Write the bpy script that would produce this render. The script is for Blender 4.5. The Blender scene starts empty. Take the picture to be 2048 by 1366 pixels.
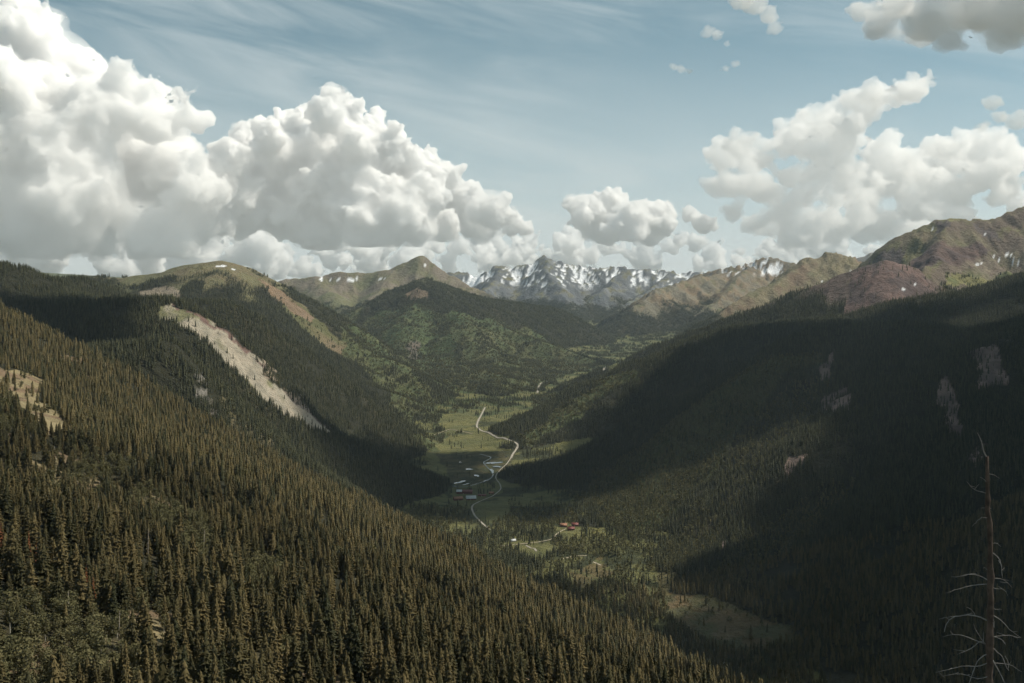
import bpy, bmesh, math, random, time
import numpy as np
T0 = time.time()
rad = math.radians
scene = bpy.context.scene
# ---------------------------------------------------------------- camera, sky, sun, exposure
cam_d = bpy.data.cameras.new('camera'); cam = bpy.data.objects.new('camera', cam_d)
scene.collection.objects.link(cam)
cam.location = (0, 0, 0); cam.rotation_euler = (rad(90), 0, 0)
cam_d.sensor_width = 36; cam_d.lens = 36 * 2010 / 2048
cam_d.shift_y = -(683 - 590) / 2048
cam_d.clip_start = .5; cam_d.clip_end = 120000
scene.camera = cam
scene.view_settings.view_transform = 'Standard'; scene.view_settings.look = 'None'
scene.view_settings.gamma = 1; scene.view_settings.use_curve_mapping = False
scene.view_settings.exposure = .15
SUN_AZ, SUN_EL = 82.0, 51.0            # degrees right of the view direction, above the horizon
SUN = np.array([math.cos(rad(SUN_EL)) * math.sin(rad(SUN_AZ)), math.cos(rad(SUN_EL)) * math.cos(rad(SUN_AZ)), math.sin(rad(SUN_EL))])
sun_d = bpy.data.lights.new('sun', 'SUN'); sun_d.energy = 5.0; sun_d.angle = rad(.53); sun_d.color = (1, .93, .80)
sun_o = bpy.data.objects.new('sun', sun_d); scene.collection.objects.link(sun_o)
sun_o.rotation_euler = (rad(90 - SUN_EL), 0, rad(180 - SUN_AZ)); sun_o.location = (0, 0, 4000)

class Ex:                               # tiny expression builder for math nodes
    nt = None
    def __init__(s, sock): s.s = sock
    @staticmethod
    def m(op, *a, clamp=False):
        n = Ex.nt.nodes.new('ShaderNodeMath'); n.operation = op; n.use_clamp = clamp
        for i, v in enumerate(a):
            if isinstance(v, Ex): Ex.nt.links.new(v.s, n.inputs[i])
            else: n.inputs[i].default_value = float(v)
        return Ex(n.outputs[0])
    def __add__(s, o): return Ex.m('ADD', s, o)
    __radd__ = __add__
    def __sub__(s, o): return Ex.m('SUBTRACT', s, o)
    def __rsub__(s, o): return Ex.m('SUBTRACT', o, s)
    def __mul__(s, o): return Ex.m('MULTIPLY', s, o)
    __rmul__ = __mul__
    def __truediv__(s, o): return Ex.m('DIVIDE', s, o)
def ss(a, b, x):
    n = Ex.nt.nodes.new('ShaderNodeMapRange'); n.interpolation_type = 'SMOOTHSTEP'
    Ex.nt.links.new(x.s, n.inputs['Value'])
    n.inputs['From Min'].default_value = min(a, b); n.inputs['From Max'].default_value = max(a, b)
    if a > b: n.inputs['To Min'].default_value = 1; n.inputs['To Max'].default_value = 0
    return Ex(n.outputs[0])
def vec(x, y, z=0.):
    n = Ex.nt.nodes.new('ShaderNodeCombineXYZ')
    for i, v in enumerate((x, y, z)):
        if isinstance(v, Ex): Ex.nt.links.new(v.s, n.inputs[i])
        else: n.inputs[i].default_value = v
    return Ex(n.outputs[0])
def noise(v, scale, detail=4, rough=.55, lac=2.0, dist=0, dim='3D'):
    n = Ex.nt.nodes.new('ShaderNodeTexNoise'); n.noise_dimensions = dim
    Ex.nt.links.new(v.s, n.inputs['Vector']); n.inputs['Scale'].default_value = scale
    n.inputs['Detail'].default_value = detail; n.inputs['Roughness'].default_value = rough
    n.inputs['Lacunarity'].default_value = lac; n.inputs['Distortion'].default_value = dist
    return Ex(n.outputs[0])
def mixc(f, a, b):
    n = Ex.nt.nodes.new('ShaderNodeMix'); n.data_type = 'RGBA'
    for sck, v in ((n.inputs[0], f), (n.inputs[6], a), (n.inputs[7], b)):
        if isinstance(v, Ex): Ex.nt.links.new(v.s, sck)
        elif isinstance(v, (int, float)): sck.default_value = v
        else: sck.default_value = (*v, 1)
    return Ex(n.outputs[2])
def curve(x, pts):                      # x in 0..1
    n = Ex.nt.nodes.new('ShaderNodeFloatCurve'); c = n.mapping.curves[0]
    n.mapping.use_clip = False
    while len(c.points) < len(pts): c.points.new(.5, .5)
    for p, (a, b) in zip(c.points, pts): p.location = (a, b); p.handle_type = 'AUTO'
    n.mapping.update(); Ex.nt.links.new(x.s, n.inputs['Value'])
    return Ex(n.outputs[0])

world = bpy.data.worlds.new('World'); scene.world = world; world.use_nodes = True
def build_world():
    nt = world.node_tree; nt.nodes.clear(); Ex.nt = nt
    out = nt.nodes.new('ShaderNodeOutputWorld'); bg = nt.nodes.new('ShaderNodeBackground')
    nt.links.new(bg.outputs[0], out.inputs[0])
    STR = .10; bg.inputs['Strength'].default_value = STR
    sky = nt.nodes.new('ShaderNodeTexSky'); sky.sky_type = 'NISHITA'; sky.sun_disc = False
    sky.sun_elevation = rad(SUN_EL); sky.sun_rotation = rad(SUN_AZ); sky.altitude = 3300
    sky.air_density = 1.0; sky.dust_density = 1.0; sky.ozone_density = 1.0
    hs = nt.nodes.new('ShaderNodeHueSaturation'); hs.inputs['Saturation'].default_value = .74; hs.inputs['Hue'].default_value = .45
    hs.inputs['Value'].default_value = .84
    nt.links.new(sky.outputs[0], hs.inputs['Color']); blue = Ex(hs.outputs[0])
    tc = nt.nodes.new('ShaderNodeTexCoord'); sep = nt.nodes.new('ShaderNodeSeparateXYZ')
    nt.links.new(tc.outputs['Generated'], sep.inputs[0])
    x, y, z = (Ex(sep.outputs[i]) for i in range(3))
    hyp = Ex.m('SQRT', x * x + y * y)
    az = Ex.m('ARCTAN2', x, y); t = z / Ex.m('MAXIMUM', hyp, .001)
    AZM = .6
    azn = (az + AZM) / (2 * AZM)
    def azt(u, v):
        q = (u - 1024) / 2010.; return math.atan(q), (590 - v) / 2010. / math.hypot(1, q)
    TS = .5                              # tan(elevation) of curve value 1
    def line(pts, ee):                   # outline from sky directions, ee = value past the ends
        pp = [((a + AZM) / (2 * AZM), b / TS) for a, b in (azt(*p) for p in pts)]
        return curve(azn, [(0, ee)] + pp + [(1, ee)]) * TS
    def S(c): return tuple(k / STR for k in c)
    WHITE, MID, DARK = S((.87, .87, .82)), S((.63, .665, .645)), S((.34, .415, .44))
    lx, ly = .55, .83                    # toward the sun, on the sky
    col = blue
    p0 = vec(az, t, 0)
    def over(a, c):
        nonlocal col
        col = mixc(a, col, c)
    # thin high veil
    ca, sa = math.cos(rad(-12)), math.sin(rad(-12))
    vx, vy = az * ca + t * sa, t * ca - az * sa
    veil = noise(vec(vx * 2.2, vy * 13, 3.3), 1.6, 6, .6, dist=.6)
    veil2 = noise(vec(vx * 1.2, vy * 3, 7.7), 2.2, 3)
    over(ss(.36, .74, veil) * ss(.25, .6, veil2) * .55, S((.62, .68, .68)))
    over(ss(.13, .0, t) * .75 + ss(.2, .0, t) * .12, S((.68, .735, .72)))        # pale air near the horizon
    # ground below the horizon line (behind all terrain)
    over(ss(-.002, -.02, t), S((.10, .11, .09)))
    nt.links.new(col.s, bg.inputs['Color'])
    world.cycles.sampling_method = 'MANUAL'; world.cycles.sample_map_resolution = 512
build_world()
scene.cycles.use_denoising = True
# ---------------------------------------------------------------- terrain
F, U0, VH = 2010.0, 1024.0, 590.0        # focal length (photo px), optical axis column, eye-level row
def P(u, v, D):                          # photo direction (u, v) at forward distance D metres -> world point
    return (D * (u - U0) / F, D, D * (VH - v) / F)

class Noise2:
    def __init__(s, seed):
        r = np.random.RandomState(seed)
        s.p = np.concatenate([r.permutation(256)] * 2).astype(np.int32)
        a = r.rand(256) * 2 * np.pi
        s.gx, s.gy = np.cos(a).astype(np.float32), np.sin(a).astype(np.float32)
    def __call__(s, x, y):
        x = np.asarray(x, np.float32); y = np.asarray(y, np.float32)
        xi = np.floor(x).astype(np.int32); yi = np.floor(y).astype(np.int32)
        fx = x - xi; fy = y - yi; xi &= 255; yi &= 255
        x1 = (xi + 1) & 255; y1 = (yi + 1) & 255
        def g(ix, iy, dx, dy):
            h = s.p[s.p[ix] + iy]
            return s.gx[h] * dx + s.gy[h] * dy
        a = g(xi, yi, fx, fy); b = g(x1, yi, fx - 1, fy)
        c = g(xi, y1, fx, fy - 1); d = g(x1, y1, fx - 1, fy - 1)
        wx = fx * fx * fx * (fx * (fx * 6 - 15) + 10); wy = fy * fy * fy * (fy * (fy * 6 - 15) + 10)
        return ((a + (b - a) * wx) * (1 - wy) + (c + (d - c) * wx) * wy) * 1.5
N1, N2, N3 = Noise2(3), Noise2(11), Noise2(29)
def fbm(n, x, y, lam, octv=4, gain=.5):
    t = 0; a = 1.0; k = 1.0 / lam
    for i in range(octv):
        t = t + a * n(x * k + 17.3 * i, y * k - 9.1 * i); a *= gain; k *= 2.03
    return t
def ridged(n, x, y, lam, octv=4, gain=.5):
    t = 0; a = 1.0; k = 1.0 / lam; s = 0
    for i in range(octv):
        t = t + a * (1 - 2 * np.abs(n(x * k + 5.7 * i, y * k + 3.3 * i))); s += a; a *= gain; k *= 2.1
    return t / s
def sstep(a, b, x):
    t = np.clip((x - a) / (b - a), 0, 1); return t * t * (3 - 2 * t)
def smax(a, b, k):
    m = np.maximum(a, b); return m + k * np.log1p(np.exp(-np.abs(a - b) / k))

# level-of-detail grid: rows at growing distance, columns spread out with it
ucol = np.concatenate([np.linspace(-1900, -64, 50), np.arange(-60, 2109, 3.5), np.linspace(2112, 3900, 50)])
yrow = np.concatenate([np.geomspace(5, 300, 60)[:-1], np.geomspace(300, 15500, 1050)])
NR, NC = len(yrow), len(ucol)
Y = np.repeat(yrow[:, None], NC, 1).astype(np.float32)
X = (Y * (ucol[None, :] - U0) / F).astype(np.float32)

def tps(pts):
    p = np.array([P(*q) for q in pts]); xy = p[:, :2] / 1000; z = p[:, 2]
    n = len(p)
    r2 = ((xy[:, None] - xy[None]) ** 2).sum(-1)
    K = np.where(r2 > 0, .5 * r2 * np.log(np.maximum(r2, 1e-12)), 0) + np.eye(n) * .002
    A = np.zeros((n + 3, n + 3)); A[:n, :n] = K
    A[:n, n] = 1; A[:n, n + 1:] = xy; A[n, :n] = 1; A[n + 1:, :n] = xy.T
    w = np.linalg.solve(A, np.concatenate([z, np.zeros(3)]))
    def f(x, y):
        x = x / 1000; y = y / 1000
        o = w[n] + w[n + 1] * x + w[n + 2] * y
        for i in range(n):
            q = (x - xy[i, 0]) ** 2 + (y - xy[i, 1]) ** 2 + 1e-9
            o = o + w[i] * .5 * q * np.log(q)
        return o
    return f

def ridge(pts, sl, sr, r=40, gul=0, lam=160, seed=0, curve=0.0, crest_n=0, crest_l=150, warp=0, reach=None):
    """crest polyline with flanks: sl/sr = gradient on the left/right hand of the walk along it"""
    p = np.array([P(*q) for q in pts])
    if reach is None: reach = (p[:, 2].max() + 530 + gul) / min(sl, sr) / (1 - curve * .5) * 1.05 + 120
    x0, x1 = p[:, 0].min() - reach, p[:, 0].max() + reach
    y0, y1 = p[:, 1].min() - reach, p[:, 1].max() + reach
    H = np.full(X.shape, -3000., np.float32)
    m = (X > x0) & (X < x1) & (Y > y0) & (Y < y1)
    x = X[m]; y = Y[m]
    if warp:
        wx = fbm(N3, x + 900, y, 400, 3) * warp; wy = fbm(N3, x - 700, y + 400, 400, 3) * warp
        x = x + wx; y = y + wy
    ds = []; cs = []; ts = []; sd = []; acc = 0
    for i in range(len(p) - 1):
        a, b = p[i], p[i + 1]; d = b - a; L2 = d[0] ** 2 + d[1] ** 2; L = L2 ** .5
        t = ((x - a[0]) * d[0] + (y - a[1]) * d[1]) / L2
        tc = np.clip(t, 0, 1)
        ds.append(np.hypot(x - a[0] - tc * d[0], y - a[1] - tc * d[1])); cs.append(a[2] + tc * d[2])
        sd.append(np.sign((x - a[0]) * d[1] - (y - a[1]) * d[0]))     # + = right hand
        ts.append(acc + t * L if (i == 0 or i == len(p) - 2) else acc + tc * L); acc += L
    bd = np.minimum.reduce(ds); tau = .10 * bd + 12
    W = 0; bz = 0; bt = 0; bs = 0
    for D_, c_, t_, s_ in zip(ds, cs, ts, sd):          # soft nearest: no steps where two stretches of crest are equally far
        w = np.exp(-(D_ - bd) / tau); W = W + w; bz = bz + w * c_; bt = bt + w * t_; bs = bs + w * s_
    bz /= W; bt /= W; bs /= W
    dd = np.sqrt(bd * bd + r * r) - r
    z = bz - (sl + (sr - sl) * (bs * .5 + .5)) * dd * (1 - curve * dd / (dd + 800))
    if crest_n:
        z = z + crest_n * (ridged(N2, x + seed * 31, y, crest_l, 3) + .7 * ridged(N3, x + seed * 17, y, crest_l * .35, 2)) * np.exp(-bd / 500) - crest_n * .6
    if gul:
        g = ridged(N1, bt * 1.0 + bs * 300 + seed * 57.0 + .35 * bd * N2(bt / lam / 1.7, bd / 700), bd * .22 + seed * 13, lam, 4)
        z = z + gul * (g - .35) * (1 - np.exp(-bd / 160))
    H[m] = z
    return H

def polyline_y(pts, x):                    # crest y as a function of x
    p = np.array([P(*q) for q in pts]); o = np.argsort(p[:, 0])
    return np.interp(x, p[o, 0], p[o, 1])

forms = []          # (name, height)
# near left hillside
L0c = [(-900, 330, 1750), (-400, 430, 1750), (0, 622, 1700), (200, 722, 1690), (400, 842, 1640), (560, 930, 1560), (700, 1003, 1500), (850, 1075, 1400),
       (1000, 1146, 1300), (1100, 1196, 1220), (1250, 1268, 1110), (1400, 1345, 1000), (1520, 1405, 900)]
L0 = L0c + [(0, 1366, 330), (350, 1366, 340), (720, 1366, 390), (1100, 1366, 540), (0, 1000, 700), (400, 1100, 610), (600, 1100, 760),
      (800, 1170, 850), (1000, 1260, 850), (300, 900, 960), (0, 800, 1120), (-400, 700, 900), (-400, 1000, 420), (600, 985, 1260), (1250, 1366, 760),
      (1000, 1800, 110), (1600, 1800, 160), (300, 1900, 100), (1024, 2100, 30), (2400, 1700, 200), (-600, 1500, 200)]
f0 = tps(L0)
k0 = int(np.searchsorted(yrow, 2900)); z = np.full(X.shape, -3000., np.float32); z[:k0] = f0(X[:k0], Y[:k0]); yc = polyline_y(L0c, X)
z = np.where(X < 420, z, z - (X - 420) * .3)
z = z - .62 * np.maximum(0, np.sqrt((Y - yc).clip(0) ** 2 + 900) - 30)
z = z + 7 * fbm(N1, X, Y, 160, 4) * sstep(100, 500, Y) + 6 * ridged(N2, X * .8 + Y * .6, (Y * .8 - X * .6) * .3, 120, 3) * sstep(100, 500, Y)
forms.append(('near_hillside', z))
# right hand mountain flank
R1c = [(880, 985, 2750), (1020, 945, 2800), (1150, 915, 2850), (1300, 838, 2880), (1450, 757, 2880), (1550, 710, 2870), (1640, 684, 2850), (1800, 664, 2850), (2048, 640, 2850), (2600, 560, 2850)]
RF = R1c + [(1450, 1240, 1580), (1650, 1290, 1440), (1900, 1330, 1320), (2048, 1366, 1260), (2048, 1200, 1420), (2048, 1000, 1780), (2048, 800, 2270),
      (1900, 1000, 1840), (1900, 780, 2400), (1700, 1000, 1960), (1700, 800, 2400), (1500, 1000, 2110), (1500, 850, 2450), (1300, 1000, 2330), (1300, 1120, 2030),
      (1150, 1010, 2480), (2500, 900, 1700), (2500, 1200, 1250), (1900, 1500, 1120), (1000, 1010, 2490), (900, 1060, 2260), (1240, 1070, 2125), (1310, 1150, 1825), (1345, 1205, 1660), (1600, 1282, 1470), (1400, 1100, 1960), (1180, 1022, 2370), (1250, 1200, 1770)]
f1 = tps(RF)
ka, kb = np.searchsorted(yrow, [700, 3900]); m_ = np.zeros(X.shape, bool); m_[ka:kb] = X[ka:kb] > -500
z = np.full(X.shape, -3000., np.float32); z[m_] = f1(X[m_], Y[m_]); yc = polyline_y(R1c, X)
z = z - .5 * np.maximum(0, np.sqrt((Y - yc).clip(0) ** 2 + 2500) - 50)
a_, b_ = X * .88 + Y * .48, Y * .88 - X * .48        # a: up the fall line, b: across it
hgt = sstep(-505, -380, z)
z = z + hgt * (58 * (ridged(N1, b_ + 60 * N2(a_ / 500, b_ / 500), a_ * .15, 420, 3) - .3) + 12 * ridged(N2, b_, a_ * .25, 110, 3)) + 4 * fbm(N3, X, Y, 90, 3)
z = np.where(Y < 700, -3000, z)
forms.append(('right_mountainside', z))

def R(name, pts, *a, **k): forms.append((name, ridge(pts, *a, **k)))
R('left_spur', [(-200, 690, 2050), (100, 705, 2020), (250, 693, 1980), (330, 681, 1950), (380, 737, 1930), (430, 802, 1900), (500, 862, 1880), (580, 917, 1850), (680, 987, 1800), (800, 1055, 1780)],
  .62, .62, r=30, gul=14, lam=140, seed=1, warp=12)
R('scree_spur', [(-300, 580, 2600), (0, 612, 2600), (180, 604, 2550), (330, 599, 2500), (386, 623, 2480), (441, 653, 2480), (505, 703, 2490), (545, 735, 2500), (590, 782, 2510), (645, 842, 2530), (710, 884, 2560), (800, 930, 2620), (905, 972, 2700)],
  .6, .56, r=16, gul=16, lam=170, seed=2, warp=10)
R('forest_spur', [(-100, 615, 3300), (200, 606, 3230), (340, 601, 3200), (445, 605, 3200), (510, 632, 3200), (580, 680, 3230), (700, 767, 3280), (780, 832, 3330), (880, 892, 3400)],
  .5, .5, r=40, gul=22, lam=220, seed=3, warp=25)
R('dark_hill', [(-500, 470, 3400), (-150, 515, 3400), (0, 529, 3400), (50, 537, 3400), (90, 557, 3400), (130, 587, 3350), (200, 603, 3200)], .5, .5, r=60, gul=14, lam=240, seed=4)
R('dark_hill', [(60, 565, 3900), (110, 559, 3900), (160, 557, 3900), (200, 572, 3900), (250, 594, 3850), (300, 604, 3800), (420, 680, 3750)], .5, .5, r=60, gul=14, lam=240, seed=5)
R('round_mountain', [(-300, 575, 5400), (0, 565, 5300), (170, 553, 5200), (250, 556, 5100), (330, 545, 5000), (380, 530, 4950), (440, 523, 4900), (490, 535, 4880), (530, 555, 4860), (560, 575, 4850), (600, 605, 4830),
   (650, 640, 4800), (700, 680, 4750), (760, 715, 4700), (830, 752, 4600), (900, 790, 4520)], .5, .5, r=110, gul=26, lam=300, seed=6, warp=20)
R('round_mountain', [(440, 526, 4880), (455, 545, 4700), (520, 610, 4500), (610, 690, 4300), (720, 770, 4050), (800, 830, 3850)], .42, .45, r=60, gul=20, lam=260, seed=7, warp=20)
R('green_mountain', [(650, 690, 6400), (700, 650, 6600), (740, 622, 6800), (800, 590, 6950), (858, 560, 7000), (900, 580, 7050), (960, 594, 7300), (1020, 604, 7500), (1100, 615, 7800)], .62, .55, r=20, gul=58, lam=340, seed=8, warp=30)
R('green_mountain', [(858, 560, 7000), (895, 600, 6700), (922, 642, 6400), (960, 700, 6000), (985, 735, 5600), (1000, 749, 5150), (995, 765, 4850), (985, 775, 4650)], .5, .48, r=60, gul=58, lam=320, seed=9, warp=40)
R('green_mountain', [(925, 648, 6420), (1000, 650, 6600), (1060, 672, 6500), (1130, 702, 6300), (1195, 724, 6050)], .5, .5, r=50, gul=30, lam=300, seed=10, warp=40)
R('green_mountain', [(858, 560, 7000), (822, 630, 6500), (790, 690, 6050), (840, 735, 5450), (880, 758, 5000), (905, 773, 4700)], .5, .5, r=50, gul=30, lam=300, seed=14, warp=40)
R('pointed_peak', [(480, 590, 9200), (540, 572, 9000), (565, 561, 9000), (620, 556, 9000), (680, 545, 9000), (740, 546, 9000), (780, 540, 9000), (812, 527, 9000), (840, 512, 9000), (868, 530, 8950), (900, 552, 8900), (940, 575, 8800), (980, 592, 8700), (1020, 606, 8600)],
  .6, .55, r=40, gul=75, lam=340, seed=11, crest_n=10, warp=25)
R('pointed_peak', [(640, 556, 8950), (655, 585, 8500), (690, 615, 8100), (720, 650, 7700)], .55, .55, r=40, gul=50, lam=350, seed=12, warp=30)
R('pointed_peak', [(780, 541, 8950), (770, 575, 8500), (745, 600, 8200)], .55, .55, r=40, gul=50, lam=350, seed=13, warp=30)
R('snowy_range', [(860, 560, 12500), (900, 549, 12300), (930, 544, 12200), (952, 557, 12100), (975, 546, 12000), (990, 534, 12000), (1030, 536, 12000), (1060, 531, 12000), (1090, 514, 12000), (1110, 525, 12000), (1140, 530, 12000), (1180, 534, 12000),
   (1250, 538, 12000), (1300, 541, 12000), (1340, 546, 12000), (1400, 549, 12000), (1460, 552, 12000)], .75, .7, r=15, gul=150, lam=420, seed=15, crest_n=38, crest_l=260, warp=40, curve=.35)
for q, sd in (([(1090, 516, 11950), (1095, 545, 11400), (1120, 575, 11000), (1140, 610, 10500), (1120, 640, 9800)], 16), ([(1000, 536, 11950), (985, 570, 11300), (960, 595, 10800)], 17),
          ([(1250, 540, 11950), (1225, 565, 11500), (1200, 585, 11100)], 18), ([(1340, 547, 11950), (1310, 575, 11300), (1270, 600, 10700), (1200, 640, 9900)], 19)):
    R('snowy_range', q, .65, .65, r=15, gul=90, lam=420, seed=sd, crest_n=22, crest_l=240, warp=30, curve=.3)
R('right_range', [(1390, 552, 10600), (1440, 542, 10300), (1480, 534, 10200), (1500, 528, 10200), (1525, 520, 10200), (1545, 517, 10200), (1570, 527, 10100), (1600, 536, 10000), (1700, 545, 9900)], .7, .65, r=15, gul=105, lam=330, seed=20, crest_n=34, crest_l=180, warp=30)
R('right_range', [(1445, 548, 10150), (1380, 562, 9500), (1310, 583, 9000), (1265, 625, 8600), (1225, 668, 8200), (1200, 690, 7900)], .6, .6, r=20, gul=100, lam=300, seed=21, crest_n=26, warp=30)
R('right_range', [(1500, 535, 10000), (1470, 570, 9400), (1430, 610, 8900), (1390, 650, 8400), (1340, 690, 7900)], .6, .6, r=20, gul=100, lam=300, seed=22, crest_n=26, warp=30)
R('notched_peak', [(1560, 560, 7700), (1590, 532, 7600), (1615, 514, 7500), (1632, 521, 7500), (1650, 506, 7500), (1690, 511, 7500), (1725, 524, 7500), (1800, 560, 7500)], .7, .7, r=10, gul=75, lam=240, seed=23, crest_n=26, crest_l=130, warp=20)
R('notched_peak', [(1630, 520, 7450), (1560, 560, 7200), (1490, 593, 7000), (1430, 632, 6800), (1370, 672, 6600), (1300, 708, 6400)], .62, .6, r=15, gul=70, lam=230, seed=24, crest_n=14, warp=20)
R('blue_peak', [(1640, 530, 13000), (1700, 525, 13000), (1745, 505, 13000), (1772, 490, 13000), (1800, 498, 13000), (1850, 520, 13000)], .7, .7, r=10, gul=60, lam=400, seed=33, crest_n=20)
R('red_massif', [(1660, 590, 5500), (1725, 525, 5600), (1760, 497, 5600), (1800, 474, 5600), (1850, 451, 5600), (1908, 432, 5600), (1935, 441, 5600), (1975, 438, 5600), (1995, 437, 5600), (2015, 424, 5600), (2045, 413, 5600), (2120, 395, 5600), (2300, 370, 5600), (2700, 330, 5600)],
  .75, .78, r=15, gul=80, lam=210, seed=25, crest_n=10, crest_l=130, warp=20, curve=.3)
R('red_massif', [(1908, 434, 5580), (1880, 490, 5300), (1850, 545, 5000), (1830, 575, 4800)], .7, .75, r=15, gul=40, lam=200, seed=26, crest_n=8, warp=20)
R('red_cone', [(1070, 798, 4600), (1160, 757, 4620), (1240, 725, 4650), (1310, 692, 4650), (1400, 660, 4600), (1500, 623, 4500), (1600, 583, 4400), (1690, 547, 4300), (1770, 521, 4200), (1830, 536, 4180), (1880, 573, 4150), (1930, 592, 4120), (2048, 575, 4100), (2400, 560, 4100)],
  .55, .6, r=18, gul=22, lam=200, seed=27, crest_n=4, warp=10)
R('dark_ridge', [(1030, 882, 3300), (1050, 864, 3350), (1100, 822, 3500), (1200, 764, 3650), (1280, 724, 3700), (1380, 678, 3700), (1450, 657, 3700), (1600, 644, 3700), (1690, 634, 3700), (1800, 604, 3700), (1900, 590, 3700), (2048, 550, 3700), (2400, 490, 3700), (2900, 420, 3700)],
  .45, .42, r=70, gul=24, lam=260, seed=28, warp=20)
# valley floor
zf = np.interp(yrow, [0, 1300, 1600, 2150, 2600, 2950, 3650, 4200, 5000, 5900, 7500, 9000, 12000, 16000],
               [-524, -516, -510, -510, -512, -502, -490, -472, -448, -425, -373, -310, -200, -150])
axis_x = np.interp(yrow, [0, 1300, 1600, 2150, 2600, 2950, 3650, 4200, 5000, 5900, 7500, 16000], [500, 430, 339, 60, -109, -94, -134, -50, 189, 517, 843, 1300])
dx = np.abs(X - axis_x[:, None])
zfloor = zf[:, None] + np.maximum(0, dx - 140) * .06 + 1.5 * fbm(N3, X, Y, 120, 3)
zfloor = zfloor + 9 * sstep(0, .6, fbm(N1, X + 50, Y, 170, 3)) * np.exp(-((X - 90) / 260) ** 2 - ((Y - 2050) / 260) ** 2)
H = zfloor.astype(np.float32); own = np.zeros(X.shape, np.int32); best = H.copy()
names = ['valley_floor']
for n, z in forms:
    if n not in names: names.append(n)
    k = z > best
    own[k] = names.index(n); best[k] = z[k]
    H = smax(H, z.astype(np.float32), 9.0)
RK = {'snowy_range': 30, 'right_range': 24, 'notched_peak': 20, 'blue_peak': 20, 'red_massif': 24, 'red_cone': 6, 'pointed_peak': 12, 'round_mountain': 3}
amp = np.zeros(len(names), np.float32)
for n, v in RK.items(): amp[names.index(n)] = v
far_ = Y > 3900; am = amp[own[far_]] * sstep(-160, 20, H[far_])
H[far_] += am * (ridged(N2, X[far_] + 40 * N1(X[far_] / 300, Y[far_] / 300), Y[far_] * .8, 170, 4) - .35)
H = H.astype(np.float32)
# visibility from the lookout: running horizon per column
V = VH - H / Y * F
vis_h = np.minimum.accumulate(V, axis=0)                      # smallest row reached so far (screen up)
prev = np.vstack([np.full((1, NC), 5000, np.float32), vis_h[:-1]])
visible = V < prev + 1e-3
def ground(u, v, dmin=0, dmax=1e9):
    """world xy where the sight line of (u, v) meets the terrain"""
    c = int(np.clip(np.searchsorted(ucol, u), 1, NC - 1)); t = (u - ucol[c - 1]) / (ucol[c] - ucol[c - 1])
    vv = V[:, c - 1] * (1 - t) + V[:, c] * t
    ok = np.where((yrow > max(dmin, 250)) & (yrow < dmax) & (vv <= v))[0]
    if len(ok) == 0: i = min(int(np.searchsorted(yrow, dmax)), NR - 1); y = yrow[i]
    else:
        i = ok[0]
        s = (vv[i - 1] - v) / max(vv[i - 1] - vv[i], 1e-6); s = min(max(s, 0), 1)
        y = yrow[i - 1] + (yrow[i] - yrow[i - 1]) * s
    return (y * (u - U0) / F, y)
# ---------------------------------------------------------------- clouds: closed bodies of evenly dense scattering vapour
def cloud_material(name, dens, aniso=.0):
    m = bpy.data.materials.new(name); m.use_nodes = True; nt = m.node_tree; nt.nodes.clear()
    o = nt.nodes.new('ShaderNodeOutputMaterial'); v = nt.nodes.new('ShaderNodeVolumeScatter')
    v.inputs['Color'].default_value = (1, 1, 1, 1); v.inputs['Density'].default_value = dens; v.inputs['Anisotropy'].default_value = aniso
    nt.links.new(v.outputs[0], o.inputs['Volume'])
    return m
def ico(sub):
    b = bmesh.new(); bmesh.ops.create_icosphere(b, subdivisions=sub, radius=1)
    v = np.array([q.co for q in b.verts]); f = np.array([[q.index for q in g.verts] for g in b.faces]); b.free()
    return v, f
ICO1, ICO2 = ico(1), ico(2)
tex_big = bpy.data.textures.new('puff_big', 'CLOUDS'); tex_big.noise_basis = 'VORONOI_F1'; tex_big.noise_depth = 4
tex_small = bpy.data.textures.new('puff_small', 'CLOUDS'); tex_small.noise_depth = 4
def fill(poly, n, r0, r1, seed):           # puffs spread through an outline of sky directions
    r = np.random.RandomState(seed); p = np.array(poly, float); o = []
    while len(o) < n:
        u, v = r.uniform(p[:, 0].min(), p[:, 0].max()), r.uniform(p[:, 1].min(), p[:, 1].max()); c = False; j = len(p) - 1
        for i in range(len(p)):
            if (p[i, 1] > v) != (p[j, 1] > v) and u < (p[j, 0] - p[i, 0]) * (v - p[i, 1]) / (p[j, 1] - p[i, 1]) + p[i, 0]: c = not c
            j = i
        if c: o.append((u, v, r.uniform(r0, r1)))
    return o
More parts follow.
